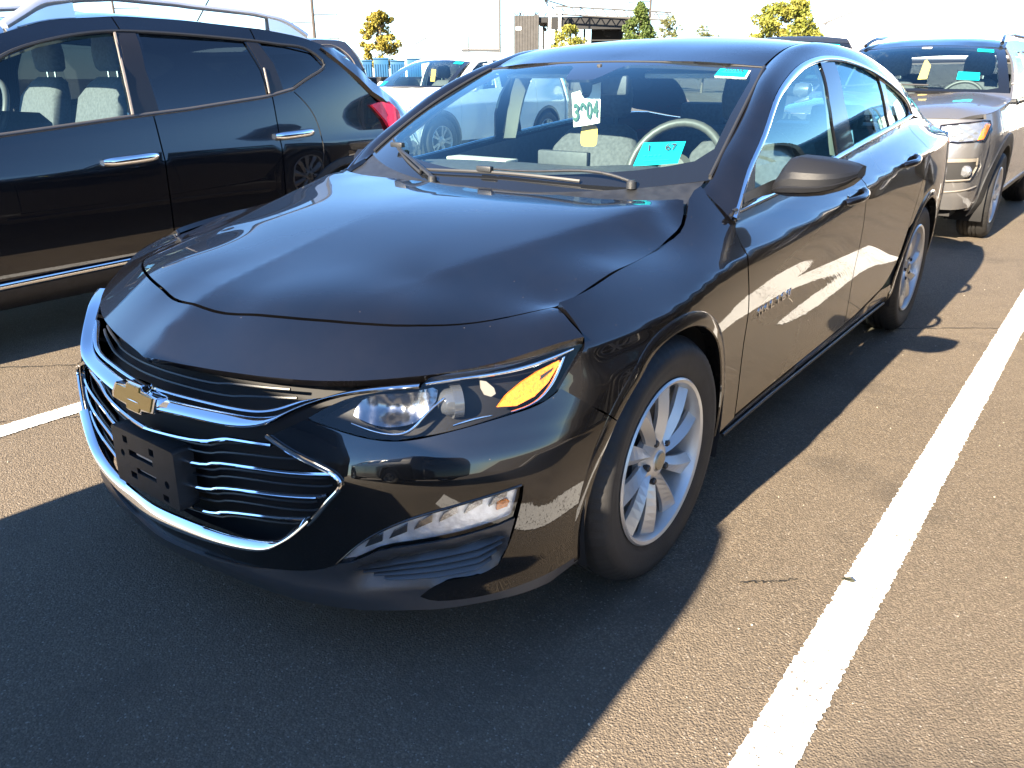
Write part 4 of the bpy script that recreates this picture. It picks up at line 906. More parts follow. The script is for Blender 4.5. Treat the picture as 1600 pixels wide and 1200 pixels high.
    for yw in (0, 2.83):
        for s in (1, -1):
            t = np.radians(np.linspace(-20, 200, 30)); rows = [np.stack([np.full(30, x)*s, yw+.385*np.cos(t), .335+.385*np.sin(t)], 1) for x in (.875, .62)]
            rows.append(np.stack([np.full(30, .62)*s, yw+.05*np.cos(t), .335+.05*np.sin(t)], 1))
            grid_obj('wheel_house', np.array(rows), VOID, root)
    for yw, st in ((0, 0.), (2.83, 0.)):
        for s in (1, -1): make_wheel(root, (s*.772, yw, .335), st, side=s)
    interior(root, 0.0, belt)
    return root

MIRRORP = mat('mirror_plastic', (.0075, .008, .010), rough=.5, spec=.3, bump=.3, bscale=900)
LIPP = mat('lip_plastic', (.032, .034, .038), rough=.32, spec=.7, bump=.2, bscale=900)
WEAR = mat('dusty_edge', (.030, .027, .024), rough=.8, var=.6, vscale=60)
LAMPGLASS = glass('running_lamp_lens', (.97, .98, 1.), ior=1.35)
PRISM = mat('lamp_prism', (.72, .76, .80), rough=.28, metal=.6, var=.2, vscale=30, bump=.7, bscale=90)
LAMPBLACK = mat('lamp_black', (.004, .004, .005), rough=.55, spec=.2)
LENSBALL = mat('projector_glass', (.05, .055, .065), rough=.04, metal=.2, coat=1.)
BEIGE2 = mat('lamp_fin_white', (.16, .15, .13), rough=.4)
GRILLE = mat('grille_satin', (.010, .0105, .012), rough=.4)
PLASTIC2 = mat('black_rubber_trim', (.016, .0165, .018), rough=.5)
INK2 = mat('ink_faint', (.0, .10, .14), rough=.7)

def seat(parent, x, y, z, m, w=.25, head=True, posts=False):
    """front seat: cushion, backrest, headrest"""
    s = empty('seat', (x, y, z)); s.parent = parent
    sec = []
    for t, ww, d in ((0, .86, .05), (.06, 1., .085), (.3, 1., .08), (.52, .92, .075), (.60, .70, .06), (.63, .5, .03)):
        an = np.linspace(0, 2*np.pi, 20, endpoint=False); c, sn = np.cos(an), np.sin(an)
        sec.append(np.stack([w*ww*np.sign(c)*np.abs(c)**.6, .30*t*.9+d*np.sign(sn)*np.abs(sn)**.7-.04*(np.abs(c)**3)*(t < .58), np.full(20, .14+t)], 1))
    grid_obj('backrest', np.array(sec), m, s, close_v=True, cap=True)
    sec = []
    for t, ww in ((-.52, .8), (-.48, .95), (-.2, 1.), (.05, .95)):
        an = np.linspace(0, 2*np.pi, 20, endpoint=False); c, sn = np.cos(an), np.sin(an)
        sec.append(np.stack([w*ww*np.sign(c)*np.abs(c)**.6, np.full(20, t), .09+.075*np.sign(sn)*np.abs(sn)**.6+.03*np.abs(c)**3], 1))
    grid_obj('cushion', np.array(sec), m, s, close_v=True, cap=True)
    if head:
        sec = []
        for t, ww, d in ((0, .75, .04), (.02, .95, .055), (.10, 1., .06), (.17, .92, .052), (.20, .6, .03)):
            an = np.linspace(0, 2*np.pi, 18, endpoint=False); c, sn = np.cos(an), np.sin(an)
            sec.append(np.stack([.135*ww*np.sign(c)*np.abs(c)**.6, .185+d*np.sign(sn)*np.abs(sn)**.7, np.full(18, .80+t)], 1))
        grid_obj('headrest', np.array(sec), m, s, close_v=True, cap=True)
        for dx in (-.05, .05): tube('headrest_post', [(dx, .185, .74), (dx, .185, .82)], .006, CHROME if posts else PLASTIC, s, n=6)
    return s
def steering_wheel(parent, x, y, z, tilt=.42, r=.185, m=None):
    w = empty('steering_wheel', (x, y, z)); w.parent = parent; w.rotation_euler = (math.pi/2-tilt, 0, 0)
    an = np.linspace(0, 2*np.pi, 37); P = np.stack([r*np.cos(an), r*np.sin(an), 0*an], 1)
    rows = []
    for a in an[:-1]:
        b = np.linspace(0, 2*np.pi, 10, endpoint=False); rr = r+.0155*np.cos(b); rows.append(np.stack([rr*math.cos(a), rr*math.sin(a), .0155*np.sin(b)], 1))
    grid_obj('wheel_rim', np.array(rows), m or WHEELM, w, close_u=True, close_v=True)
    lathe('wheel_boss', [(0, .02), (.05, .018), (.07, 0), (.06, -.03), (.03, -.12)], m or WHEELM, w, n=24, axis='z')
    for a in (0, math.pi, -math.pi/2): tube('wheel_spoke', [(.05*math.cos(a), .05*math.sin(a), 0), (r*math.cos(a), r*math.sin(a), 0)], .014, m or WHEELM, w, n=6)
    return w
WHEELM = mat('steering_leather', (.055, .053, .046), rough=.45)
HEADL = mat('headliner', (.42, .42, .40), rough=.9)

def interior(root, y0, belt):
    """dash, wheel, seats, pillars and lining of the sedan"""
    xs = np.linspace(-.70, .70, 22); rows = []
    for dy, z, k in ((.36, .925, .10), (.50, .965, .12), (.66, .985, .10), (.80, .975, .06), (.88, .94, .03), (.90, .80, .0), (.88, .60, .0)):
        rows.append(np.stack([xs, dy+.11*(xs/.7)**2*np.clip((.9-dy)*2, 0, 1), z+.022*np.exp(-((xs-.36)/.17)**2)*(dy > .55)*(dy < .89)-.03*(np.abs(xs)/.7)**4], 1))
    d = grid_obj('dashboard', np.array(rows), DASH, root)
    box('screen', (-.11, .80, .955), (.11, .83, 1.025), DASH, d, .008)
    box('dash_vent', (-.50, .72, .972), (-.20, .80, .986), BEIGE, d, .005)
    steering_wheel(root, .36, 1.00, .955)
    for x in (.36, -.36): seat(root, x, 1.52, .30, CLOTH)
    # rear bench
    sec = []
    for t, d_ in ((0, .10), (.3, .11), (.56, .08), (.62, .04)):
        an = np.linspace(0, 2*np.pi, 24, endpoint=False); c, sn = np.cos(an), np.sin(an)
        sec.append(np.stack([.62*np.sign(c)*np.abs(c)**.4, 2.62+.35*t+d_*np.sign(sn)*np.abs(sn)**.7, np.full(24, .40+t)], 1))
    grid_obj('rear_bench', np.array(sec), CLOTH, root, close_v=True, cap=True)
    for x in (-.38, .38): box('rear_headrest', (x-.13, 2.80, 1.0), (x+.13, 2.92, 1.14), CLOTH, root, .03)
    box('parcel_shelf', (-.60, 2.85, 1.02), (.60, 3.2, 1.04), DASH, root, .005)
    box('cabin_floor', (-.72, .5, .30), (.72, 3.0, .33), DASH, root)
    # lining of the roof, door cards, pillar covers
    yy = np.linspace(1.16, 2.5, 12); xx = np.linspace(-.58, .58, 11); P = np.array([[(x, y, float(np.interp(y, [1.1, 1.2, 1.35, 1.5, 1.75, 2.05, 2.3, 2.52], [1.31, 1.342, 1.378, 1.398, 1.412, 1.406, 1.388, 1.358]))-.035*(x/.58)**4) for x in xx] for y in yy]); grid_obj('headliner', P, HEADL, root)
    for s in (1, -1):
        ys = np.linspace(.50, 2.5, 16); A = SED_DOOR(ys, np.array([belt(y)-.01 for y in ys]))-[.05, 0, 0]; B = A.copy(); B[:, 2] = .72; B[:, 0] = .76; Cc = B.copy(); Cc[:, 2] = .35
        grid_obj('door_card', np.array([A, B, Cc]), DASH, root, mirror=s)
        ys_ = np.linspace(0, 1, 10)
        for y0_, y1_, w in ((1.50, 1.52, .05),):
            z = np.linspace(1.0, 1.34, 10); x = SED_DOOR.x(np.full(10, 1.52), z)-.03; L = np.stack([x, 1.52-w-.02*ys_, z], 1); R = np.stack([x, 1.52+w+.02*ys_, z], 1); M = (L+R)/2-[.035, 0, 0]
            grid_obj('pillar_cover', np.array([L, M, R]), BEIGE, root, mirror=s)
        e = np.array([(.69, .60, 1.01), (.672, .70, 1.07), (.642, .87, 1.162), (.618, 1.01, 1.235), (.592, 1.15, 1.292)]); q = np.array([(.765, .62, 1.03), (.752, .75, 1.095), (.718, .90, 1.185), (.692, 1.04, 1.243), (.668, 1.22, 1.298)])
        grid_obj('pillar_cover', np.array([smooth_curve(e, 14), (smooth_curve(e, 14)+smooth_curve(q, 14))/2-[.02, -.03, .01], smooth_curve(q, 14)]), BEIGE, root, mirror=s)
    rv = box('interior_mirror', (-.12, 1.045, 1.215), (.12, 1.075, 1.285), DASH, root, .012); box('mirror_glass', (-.11, 1.0755, 1.222), (.11, 1.078, 1.278), CHROME, rv, .001)
    tube('mirror_stalk', [(0, 1.055, 1.28), (0, 1.045, 1.325)], .010, DASH, rv)
    for x in (-.33, .33): box('sun_visor', (x-.19, 1.14, 1.292), (x+.19, 1.30, 1.312), HEADL, root, .008, rot=Matrix.Rotation(.25, 4, 'X'))
SEDAN = build_sedan()
# ---------------------------------------------------------------- the taller vehicles
def build_suv(name, label, B, at, m, yA0, yA1, wins, cuts=(.42, 1.37, 2.4), tyre=.345, roof_m=None, glass_m=None, rear_glass=None, clad=True, rails=None, wheels='five', arches=(0, None), detail=True, group=None, cat='car', trim=None, wsplit=.94, cw=.048):
    global CENTRE
    CENTRE = np.array([0, B.wb*.5, .7])
    root = tag(empty(name, (at[0], at[1], 0), at[2] if len(at) > 2 else 0.), label, cat, group)
    sd = B.side; ar = tyre+.055; roof_m = roof_m or m; glass_m = glass_m or GLASS_SIDE; rear_glass = rear_glass or GLASS_DARK; trim = trim or PLASTIC2
    axles = [0., B.wb] if arches[1] is None else list(arches[1])
    def bot(y):
        z = np.full_like(y, B.sill)
        for a in axles:
            d = ar**2-(y-a)**2; z = np.where(d > 0, np.maximum(z, tyre+np.sqrt(np.maximum(d, 0))), z)
        return z
    def panel(nm, ya, yb, holes=(), gap=.004, h=.045):
        yy = np.unique(np.concatenate([np.linspace(ya+gap, yb-gap, int((yb-ya)/.03)+2)]+[np.clip(np.array([a-ar-.0005, a-ar+.0005, a+ar-.0005, a+ar+.0005]), ya+gap, yb-gap) for a in axles]))
        zb_ = bot(yy); ztop = B.zt(yy)-.002
        return patch(nm, sd, list(zip(yy, zb_))+list(zip(yy[::-1], ztop[::-1])), m, root, holes=holes, h=h, mirror=2, flange=.02)
    hole_of = lambda a, b: [w for w in wins if a < np.mean([p[0] for p in w]) < b]
    cs = [B.yf]+list(cuts)+[B.ye-.02]; nm = ['fender', 'front_door', 'rear_door', 'quarter_panel'] if len(cuts) == 3 else ['fender', 'front_door', 'rear_door']
    panels = {}
    # the windows span the doors: the frames above the waist stay with the doors, so holes are cut by whichever panel holds their middle
    allw = [np.array(w) for w in wins]
    for k, (a, b_) in enumerate(zip(cs[:-1], cs[1:])):
        hs = []
        for w in allw:
            if w[:, 0].min() >= a and w[:, 0].max() <= b_: hs.append(w)
        panels[nm[k]] = panel(nm[k], a, b_, hs)
    for k, w in enumerate(allw):
        gm = glass_m if k == 0 else rear_glass
        o = patch('side_window', sd, w, gm, root, h=.08, mirror=2, off=-.010, flange=0)
    # roof
    yR = B.top[-1, 0]
    ya1 = yA1; i0 = np.argmax(B.top[:, 1]); yend = float(np.interp(-(B.top[i0:, 1].max()-.12), -B.top[i0:, 1], B.top[i0:, 0]))
    yy = np.linspace(ya1, yend, 18); E = B.edge(yy); data = []
    for k in range(0, 18):
        x, y, z = E[k]; data += [(x, y, z), (x*.6, y, z+.028), (0, y-(.05 if k == 0 else 0), z+.036)]
    RF = Top(data, 1e-4); half = [(0, ya1-.05), (E[0][0]*.6, ya1-.03)]+[(E[k][0]-.004, E[k][1]) for k in range(18)]+[(E[-1][0]*.6, yend), (0, yend)]
    patch('roof', RF, half+mir(half)[1:-1], roof_m, root, h=.09, flange=.03)
    # bonnet
    yy = np.linspace(B.yf+.02, yA0, 12); E2 = B.edge(yy); data = []
    for k in range(12):
        x, y, z = E2[k]; data += [(x, y, z), (x*.75, y, z+.040), (x*.7, y, z+.046), (x*.35, y, z+.045), (0, y, z+.046)]
    yfz = -B.fo+.10
    data += [(0, yfz, B.zt(B.yf)-.03), (.35, yfz+.012, B.zt(B.yf)-.03), (.62, yfz+.06, B.zt(B.yf)-.03)]
    HT = Top(data, 2e-4); half = [(0, yfz), (.35, yfz+.012), (.62, yfz+.06), (E2[0][0]-.03, B.yf+.0)]+[(E2[k][0]-.006, E2[k][1]) for k in range(0, 12)]+[(E2[-1][0]*.6, yA0-.10), (0, yA0-.14)]
    hood = patch('hood', HT, half+mir(half)[1:-1], m, root, h=.07, flange=.03)
    # windscreen
    b0 = B.edge([yA0])[0]; t0 = B.edge([ya1])[0]
    def W(u, v):
        u = np.atleast_1d(u); v = np.atleast_1d(v); s = np.clip(np.abs(u), 0, 1.2)
        bx, by, bz = (b0[0]-.02)*u, b0[1]-.16*(1-s**2), b0[2]+.03*(1-s**2)-.01; tx, ty, tz = (t0[0]-.015)*u, t0[1]-.05*(1-s**2), t0[2]+.036*(1-s**2)-.004; k = 4*v*(1-v)
        return np.stack([bx+(tx-bx)*v, by+(ty-by)*v-.02*k, bz+(tz-bz)*v+.03*k], 1)
    WC = (0, yA0+1., .6)
    clear = [(-.90, .10), (-.80, .06), (-.4, .04), (0, .035), (.4, .04), (.80, .06), (.90, .10), (.90, .5), (.89, wsplit-.05), (.84, wsplit), (0, wsplit), (-.84, wsplit), (-.89, wsplit-.05), (-.90, .5)]
    full = [(-1, 0), (-.5, 0), (0, 0), (.5, 0), (1, 0), (1, .5), (1, 1), (.5, 1), (0, 1), (-.5, 1), (-1, 1), (-1, .5)]
    ws = patch('windshield', W, clear, glass_m, root, h=.1, flange=0, centre=WC)
    patch('glass_border', W, full, FRIT, ws, holes=[clear], h=.08, flange=.02, centre=WC)
    # front end
    NZ = B.nose; um = lambda z: NZ.u_at(B.yf, z); z0, z1 = B.sill+.02, B.zt(B.yf)-.03
    half = [(0, z0), (.25, z0), (um(z0)*.8, z0), (um(z0), z0+.01)]+[(um(z), z) for z in np.linspace(z0+.05, z1, 8)]+[(um(z1)*.8, z1), (.3, z1), (0, z1)]
    nb = patch('front_bumper', NZ, half+mir(half)[1:-1], m, root, h=.06, flange=.03)
    # tail
    TZ = B.tail; ut = lambda z: TZ.u_at(B.ye-.03-float(np.interp(z, B.tail_z, B.tail_rake)), z)
    zt1 = B.top[i0:, 1].max()-.13
    zs = np.linspace(B.sill+.05, zt1, 14); edge = [(ut(z), z) for z in zs]
    rw0, rw1 = B.zt(B.ye)+.10 if B.zt(B.ye) < 1.3 else 1.15, zt1-.05
    rw0 = min(max(rw0, 1.12), rw1-.2)
    wu = lambda z: ut(z)-.14
    rwin = [(-wu(rw0), rw0), (0, rw0-.02), (wu(rw0), rw0), (wu((rw0+rw1)/2), (rw0+rw1)/2), (wu(rw1), rw1), (0, rw1+.01), (-wu(rw1), rw1), (-wu((rw0+rw1)/2), (rw0+rw1)/2)]
    half = [(0, B.sill+.05)]+edge+[(0, zt1)]
    patch('tailgate', TZ, half+mir(half)[1:-1], m, root, holes=[rwin], h=.07, flange=.03)
    patch('rear_screen', TZ, rwin, rear_glass, root, h=.1, off=-.006, flange=0)
    # inside
    cab = interior_box(root, B, yA0, ya1)
    # cladding, wheel houses, floor
    for a in axles:
        for s in (1, -1):
            t = np.radians(np.linspace(-25, 205, 26)); rows = [np.stack([np.full(26, x)*s, a+(ar+.004)*np.cos(t), tyre+(ar+.004)*np.sin(t)], 1) for x in (B.hw-.03, .60)]
            rows.append(np.stack([np.full(26, .60)*s, a+.05*np.cos(t), tyre+.05*np.sin(t)], 1)); grid_obj('wheel_house', np.array(rows), VOID, root)
            if clad:
                t = np.radians(np.linspace(-14, 194, 36)); c, sn = np.cos(t), np.sin(t); rr = []
                for r, dx in ((ar+cw, .001), (ar+cw-.004, .010), (ar+.004, .014), (ar-.004, .008), (ar-.006, -.04)):
                    yv, zv = a+r*c, tyre+r*sn; rr.append(np.stack([sd.x(np.clip(yv, B.yf-.04, B.ye+.05), zv)+dx, yv, zv], 1))
                grid_obj('arch_cladding', np.array(rr), PLASTIC, root, mirror=s)
    if clad:
        yy = np.linspace(ar+.05, B.wb-ar-.05, 20); z = [B.sill-.03, B.sill+.02, B.sill+.08, B.sill+.085]
        for s in (1, -1): grid_obj('sill_cladding', np.array([np.stack([sd.x(yy, np.full(20, zz))+dx, yy, np.full(20, zz)], 1) for zz, dx in zip(z, (-.02, .012, .010, -.005))]), PLASTIC, root, mirror=s)
    box('underbody', (-.68, -B.fo+.2, B.sill-.04), (.68, B.wb+B.ro-.2, B.sill+.06), VOID, root)
    for a in axles:
        for s in (1, -1): make_wheel(root, (s*(B.hw-.115), a, tyre), 0., R=tyre, rim_r=tyre*.65, half=.110, spokes=wheels, side=s, full=False)
    return root, panels, dict(W=W, WC=WC, ws=ws, B=B, hood=HT, nb=nb)

SUVWHEEL = mat('steering_vinyl', (.045, .044, .042), rough=.5)
def interior_box(root, B, yA0, yA1):
    hw = B.hw
    box('cabin_floor', (-hw+.12, yA0+.1, .45), (hw-.12, B.ye-.15, .50), DASH, root)
    yb = np.linspace(yA0+.2, min(B.ye-.2, B.wb+.3), 12)
    for s in (1, -1):
        A = B.side(yb, B.belt(yb)-.02)-[.06, 0, 0]; C = A.copy(); C[:, 2] = .48
        grid_obj('door_card', np.array([A, C]), DASH, root, mirror=s)
    zA = float(B.zt(yA0)); xs = np.linspace(-hw+.13, hw-.13, 14)
    grid_obj('dashboard', np.array([np.stack([xs, np.full(14, yA0+dy)+.08*(xs/hw)**2, np.full(14, zA+dz)], 1) for dy, dz in ((-.05, -.03), (.25, -.03), (.50, -.05), (.55, -.10), (.55, -.4))]), DASH, root)
    steering_wheel(root, .37, yA0+.48, zA-.08, m=SUVWHEEL)
    for x in (.37, -.37): seat(root, x, yA0+.98, zA-.66, CLOTH, posts=True)
    if B.ye > 2.6:
        box('rear_bench', (-hw+.2, yA0+2.05, .55), (hw-.2, yA0+2.25, zA+.02), CLOTH, root, .05)
        for x in (-.4, .4): box('rear_headrest', (x-.13, yA0+2.12, zA+.03), (x+.13, yA0+2.22, zA+.16), CLOTH, root, .03)
    i0 = np.argmax(B.top[:, 1]); yy = np.linspace(yA1+.05, yA1+1.5, 8); E = B.edge(yy, -.04)
    P = np.array([[(x*k, y, z+.02*(1-k*k)) for k in np.linspace(-.96, .96, 9)] for x, y, z in E]); grid_obj('headliner', P, HEADL, root)

def side_strip(parent, B, ys, zs0, zs1, m, name, off=.004, bulge=.005, mirror=2, n=30):
    yy = np.linspace(ys[0], ys[-1], n); a = np.interp(yy, ys, zs0); b_ = np.interp(yy, ys, zs1)
    A = B.side(yy, a)+[off, 0, 0]; C = B.side(yy, b_)+[off, 0, 0]
    for s in ((1, -1) if mirror == 2 else (mirror,)): band(name, A*[s, 1, 1], C*[s, 1, 1], m, parent, bulge=bulge, N=n)

# ---- dark crossover in the next stall
def crossover():
    B = ROGUE
    fw = [(.62, 1.036), (.85, 1.058), (1.26, 1.096), (1.275, 1.15), (1.297, 1.298), (1.348, 1.495), (1.144, 1.472), (.949, 1.430), (.753, 1.362), (.60, 1.265), (.50, 1.18), (.46, 1.03)]
    rw = [(1.443, 1.112), (1.80, 1.140), (2.14, 1.180), (2.129, 1.323), (2.079, 1.475), (1.736, 1.493), (1.478, 1.498), (1.437, 1.322)]
    qw = [(2.255, 1.210), (2.311, 1.222), (2.49, 1.300), (2.575, 1.352), (2.515, 1.418), (2.33, 1.452), (2.17, 1.478), (2.235, 1.353)]
    root, pn, d = build_suv('crossover', 'black crossover with silver roof rails and chrome door handles in the next stall', B, ROGUE_AT, NAVY, .30, .92, [fw, rw, qw], cuts=(.40, 1.392, 2.155), clad=True, glass_m=GLASS)
    # silver roof rails
    for s in (1, -1):
        base = B.edge(np.linspace(.86, 2.55, 30)); yb = base[:, 1]
        h = np.interp(yb, [.86, 1.05, 1.25, 1.5, 1.85, 2.2, 2.4, 2.55], [.0, .055, .066, .066, .060, .064, .058, .005])
        P = base+np.stack([np.full(30, -.055), np.zeros(30), h+.022], 1)
        tube('roof_rail', smooth_curve(P, 50)*[s, 1, 1], np.interp(np.linspace(0, 1, 50), [0, .12, .25, .85, 1], [.028, .034, .020, .018, .026]), ALLOY2, root, n=10, flat=.8)
        for y0, y1 in ((.86, 1.22), (2.30, 2.55)):
            e = B.edge(np.linspace(y0, y1, 10))+[-.055, 0, 0]; hh = np.interp(e[:, 1], yb, h)
            grid_obj('rail_foot', np.array([e+[.022, 0, -.01], e+np.stack([np.full(10, .016), np.zeros(10), hh+.012], 1), e+np.stack([np.full(10, -.016), np.zeros(10), hh+.012], 1), e+[-.022, 0, -.01]]), ALLOY2, root, mirror=s)
    # waist moulding, window frames
    yy = [.45, .85, 1.27, 1.60, 2.11, 2.31]; zz = np.array([1.008, 1.044, 1.083, 1.109, 1.163, 1.204])
    side_strip(root, B, yy, zz-.002, zz+.018, SATIN, 'waist_moulding')
    PT = mat('pillar_black', (.008, .008, .010), rough=.35)
    for nm, pts in (('pillar_trim', [(1.285, 1.100), (1.428, 1.108), (1.425, 1.32), (1.462, 1.500), (1.365, 1.500), (1.312, 1.298), (1.288, 1.15)]),):
        patch(nm, B.side, pts, PT, root, h=.05, off=.003, flange=.006, mirror=2)
    patch('pillar_trim', B.side, [(2.150, 1.185), (2.24, 1.207), (2.222, 1.353), (2.155, 1.480), (2.090, 1.480), (2.138, 1.323)], PT, root, h=.05, off=.003, flange=.006, mirror=2)
    fr = [(.47, 1.04), (.50, 1.185), (.60, 1.272), (.753, 1.370), (.949, 1.438), (1.144, 1.480), (1.36, 1.505), (1.478, 1.507), (1.736, 1.501), (2.079, 1.483), (2.20, 1.474), (2.33, 1.462), (2.515, 1.428), (2.588, 1.356), (2.49, 1.294), (2.311, 1.212)]
    P = B.side(*np.array(smooth_curve(fr, 70)).T); tube('window_seal', P+[.003, 0, 0], .009, PLASTIC2, root, n=6, mirror=2)
    tube('glass_run', B.side(np.array([1.280, 1.302, 1.352]), np.array([1.10, 1.298, 1.497]))+[.004, 0, 0], .008, ALLOY3, root, n=6, mirror=2)
    tube('glass_run', B.side(np.array([2.138, 2.142, 2.148]), np.array([1.190, 1.25, 1.33]))+[.004, 0, 0], .006, ALLOY3, root, n=6, mirror=2)
    # chrome pull handles
    for y0, y1, z0, z1, k in ((1.062, 1.345, .880, .893, 'front_door'), (2.123, 2.394, .948, .962, 'quarter_panel')):
        for s, par in zip((1, -1), pn[k]):
            u = np.linspace(0, 1, 14); y = y0+(y1-y0)*u; P = B.side(y, z0+(z1-z0)*u)+np.stack([.012+.030*np.sin(u*np.pi)**.5, 0*u, 0*u], 1)
            tube('door_handle', P*[s, 1, 1], np.interp(u, [0, .1, .9, 1], [.014, .020, .021, .016]), CHROME, par, n=10, flat=1.15)
            cup = [((y0+y1)/2+.02+.085*math.cos(a), (z0+z1)/2-.002+.042*math.sin(a)) for a in np.linspace(0, 2*math.pi, 20, endpoint=False)]
            patch('handle_cup', B.side, cup, NAVY, par, h=.02, off=.002, flange=.004, mirror=s, relief=lambda V, c=(y0+y1)/2+.02, z=(z0+z1)/2: -.016*np.exp(-((V[:, 0]-c)/.06)**2-((V[:, 1]-z)/.028)**2))
    # rear door edge and chrome sill strip
    cut = smooth_curve([(2.316, 1.195), (2.425, 1.076), (2.470, .914), (2.455, .768), (2.40, .66)], 24); P = B.side(cut[:, 0], cut[:, 1]); tube('door_seam', P+[.0005, 0, 0], .003, VOID, root, n=6, mirror=2)
    side_strip(root, B, [.45, 1.2, 2.25], [.335, .352, .375], [.365, .382, .402], CHROME, 'sill_chrome', off=.020, bulge=.006)
    side_strip(root, B, [.45, 1.2, 2.25], [.27, .275, .29], [.33, .347, .37], PLASTIC, 'sill_cladding_upper', off=.018, bulge=.004)
    for s in (1, -1):
        tl = [(2.933, 1.101), (3.00, 1.118), (3.09, 1.122), (3.17, 1.05), (3.215, .945), (3.13, .915), (3.08, .945), (3.04, 1.01), (2.98, 1.065)]
        patch('tail_lamp', B.side, tl, REDLENS, root, h=.02, off=.022, flange=.04, mirror=s, relief=lambda V: .03*np.exp(-((V[:, 0]-3.15)/.08)**2))
    an = tube('aerial', [(.0, 2.25, 1.585), (.0, 2.42, 1.80)], .0045, PLASTIC2, root, n=6)
    return root
ALLOY2 = mat('satin_rail', (.62, .63, .65), rough=.3, metal=.75)
ALLOY3 = mat('glass_run_grey', (.12, .105, .098), rough=.45)
SATIN = mat('satin_black_moulding', (.05, .048, .05), rough=.3)
crossover()

# ---- grey-brown compact utility car behind the sedan
TAUPE = paint('taupe_paint', (.100, .099, .102), metal=.35, rough=.35, amount=.03, dust=(.2, .18, .16))
WHITEP = paint('white_paint', (.80, .80, .80), amount=.02)
CHARCOAL = paint('charcoal_paint', (.018, .019, .022), amount=.05)
def card(d, name, u0, u1, v0, v1, m, off=.004, skew=0.):
    return patch(name, d['W'], [(u0+skew, v0), (u1+skew, v0), (u1, v1), (u0, v1)], m, d['ws'], h=.06, off=off, flange=.001, centre=d['WC'])
def compass():
    B = COMPASS
    fw = [(.58, 1.065), (.95, 1.085), (1.36, 1.112), (1.38, 1.30), (1.40, 1.49), (1.15, 1.475), (.92, 1.40), (.70, 1.26), (.56, 1.13)]
    rw = [(1.50, 1.118), (1.9, 1.145), (2.22, 1.185), (2.24, 1.30), (2.18, 1.47), (1.8, 1.492), (1.50, 1.495)]
    root, pn, d = build_suv('utility_car', 'taupe compact utility car with black roof and lit fog lamp behind the sedan', B, (-.06, 6.07), TAUPE, .30, .94, [fw, rw], cuts=(.45, 1.43, 2.30), roof_m=NAVY, glass_m=GLASS, clad=True, tyre=.350, cw=.095)
    NZ = B.nose
    for s in (1, -1):
        hl = [(.43, .925), (.547, .945), (.66, .962), (.715, .960), (.725, .925), (.655, .829), (.519, .808), (.451, .816), (.425, .86)]
        L = patch('headlight', NZ, hl, LENS, root, h=.03, off=.010, flange=0, mirror=s); patch('lamp_bowl', NZ, hl, PRISM2, L, h=.012, off=.004, flange=.02, mirror=s, relief=lambda V: .005*np.sin(V[:, 0]*85)*np.cos(V[:, 1]*120))
        patch('amber_reflector', NZ, [(.675, .940), (.718, .935), (.652, .830), (.613, .823), (.639, .882)], AMBER, L, h=.02, off=.009, flange=.006, mirror=s)
        tube('lamp_edge', nose3([tuple(p) for p in resample(hl+hl[:1], .02)], .008, NZ)*[s, 1, 1], .006, TRIM, L, n=6)
        fg = [(.44, .690), (.635, .700), (.645, .632), (.612, .545), (.44, .522)]
        F = patch('fog_lamp', NZ, fg, VOID, root, h=.03, off=.004, flange=.01, mirror=s)
        patch('fog_bar', NZ, [(.43, .660), (.63, .672), (.636, .698), (.43, .688)], SATINW, F, h=.03, off=.010, flange=.012, mirror=s)
        tube('fog_trim', nose3([tuple(p) for p in resample([(.636, .698), (.645, .632), (.612, .540), (.43, .518)], .02)], .008, NZ)*[s, 1, 1], .008, SATINW, F, n=6)
        lo = lathe('fog_bulb', [(0, .014), (.03, .012), (.043, 0), (.045, -.02)], PRISM2, F, n=24, axis='y'); lo.location = nose3([(.574, .601)], .012, NZ)[0]*[s, 1, 1]; lo.rotation_euler = (0, 0, math.pi-s*.55)
        gl = [(.05+0.0, .84), (.38, .84), (.40, .90), (.05, .90)]
        patch('grille_panel', NZ, gl, TRIM, root, h=.04, off=.003, flange=.01, mirror=s)
        tube('bumper_seam', nose3(dense([(.0, .43), (.485, .438), (.62, .462), (.70, .480)], 30), .001, NZ)*[s, 1, 1], .006, SATINW, root, n=6)
        e = B.edge(np.linspace(1.0, 2.85, 30)); hh = np.interp(e[:, 1], [1, 1.15, 1.4, 2.5, 2.85], [.0, .022, .026, .022, 0]); tube('roof_rail', (e+np.stack([np.full(30, -.03), 0*hh, hh+.02], 1))*[s, 1, 1], .018, NAVY, root, n=8)
        mir_ = []
        for x, a, b_ in ((.93, .03, .03), (.95, .06, .065), (1.03, .07, .075), (1.09, .055, .06), (1.11, .02, .03)):
            an = np.linspace(0, 2*np.pi, 18, endpoint=False); mir_.append(np.stack([np.full(18, x), .62+a*np.cos(an), 1.15+b_*np.sin(an)], 1))
        mo = grid_obj('mirror', np.array(mir_), TAUPE, root, close_v=True, cap=True, mirror=s); tube('mirror_arm', np.array([(.86, .60, 1.08), (.95, .62, 1.12)])*[s, 1, 1], .025, PLASTIC, mo)
        ybelt = [.50, 1.0, 1.43, 1.9, 2.25]; side_strip(root, B, ybelt, [B.belt(np.array([y]))[0]+.012 for y in ybelt], [B.belt(np.array([y]))[0]+.03 for y in ybelt], PLASTIC2, 'waist_moulding', mirror=s)
    card(d, 'teal_sticker', .66, .86, .84, .925, TEAL); card(d, 'teal_sticker', .50, .72, .20, .345, TEAL)
    card(d, 'pale_sticker', -.05, .08, .90, .94, PAPER)
    tube('wiper_blade', [d['W'](np.array([u]), np.array([v]))[0]+[0, -.012, .012] for u, v in ((-.75, .06), (-.3, .09), (.25, .07))], .008, PLASTIC2, root, n=6)
    # black hood scoop crease line along the bonnet shut
    return root, d
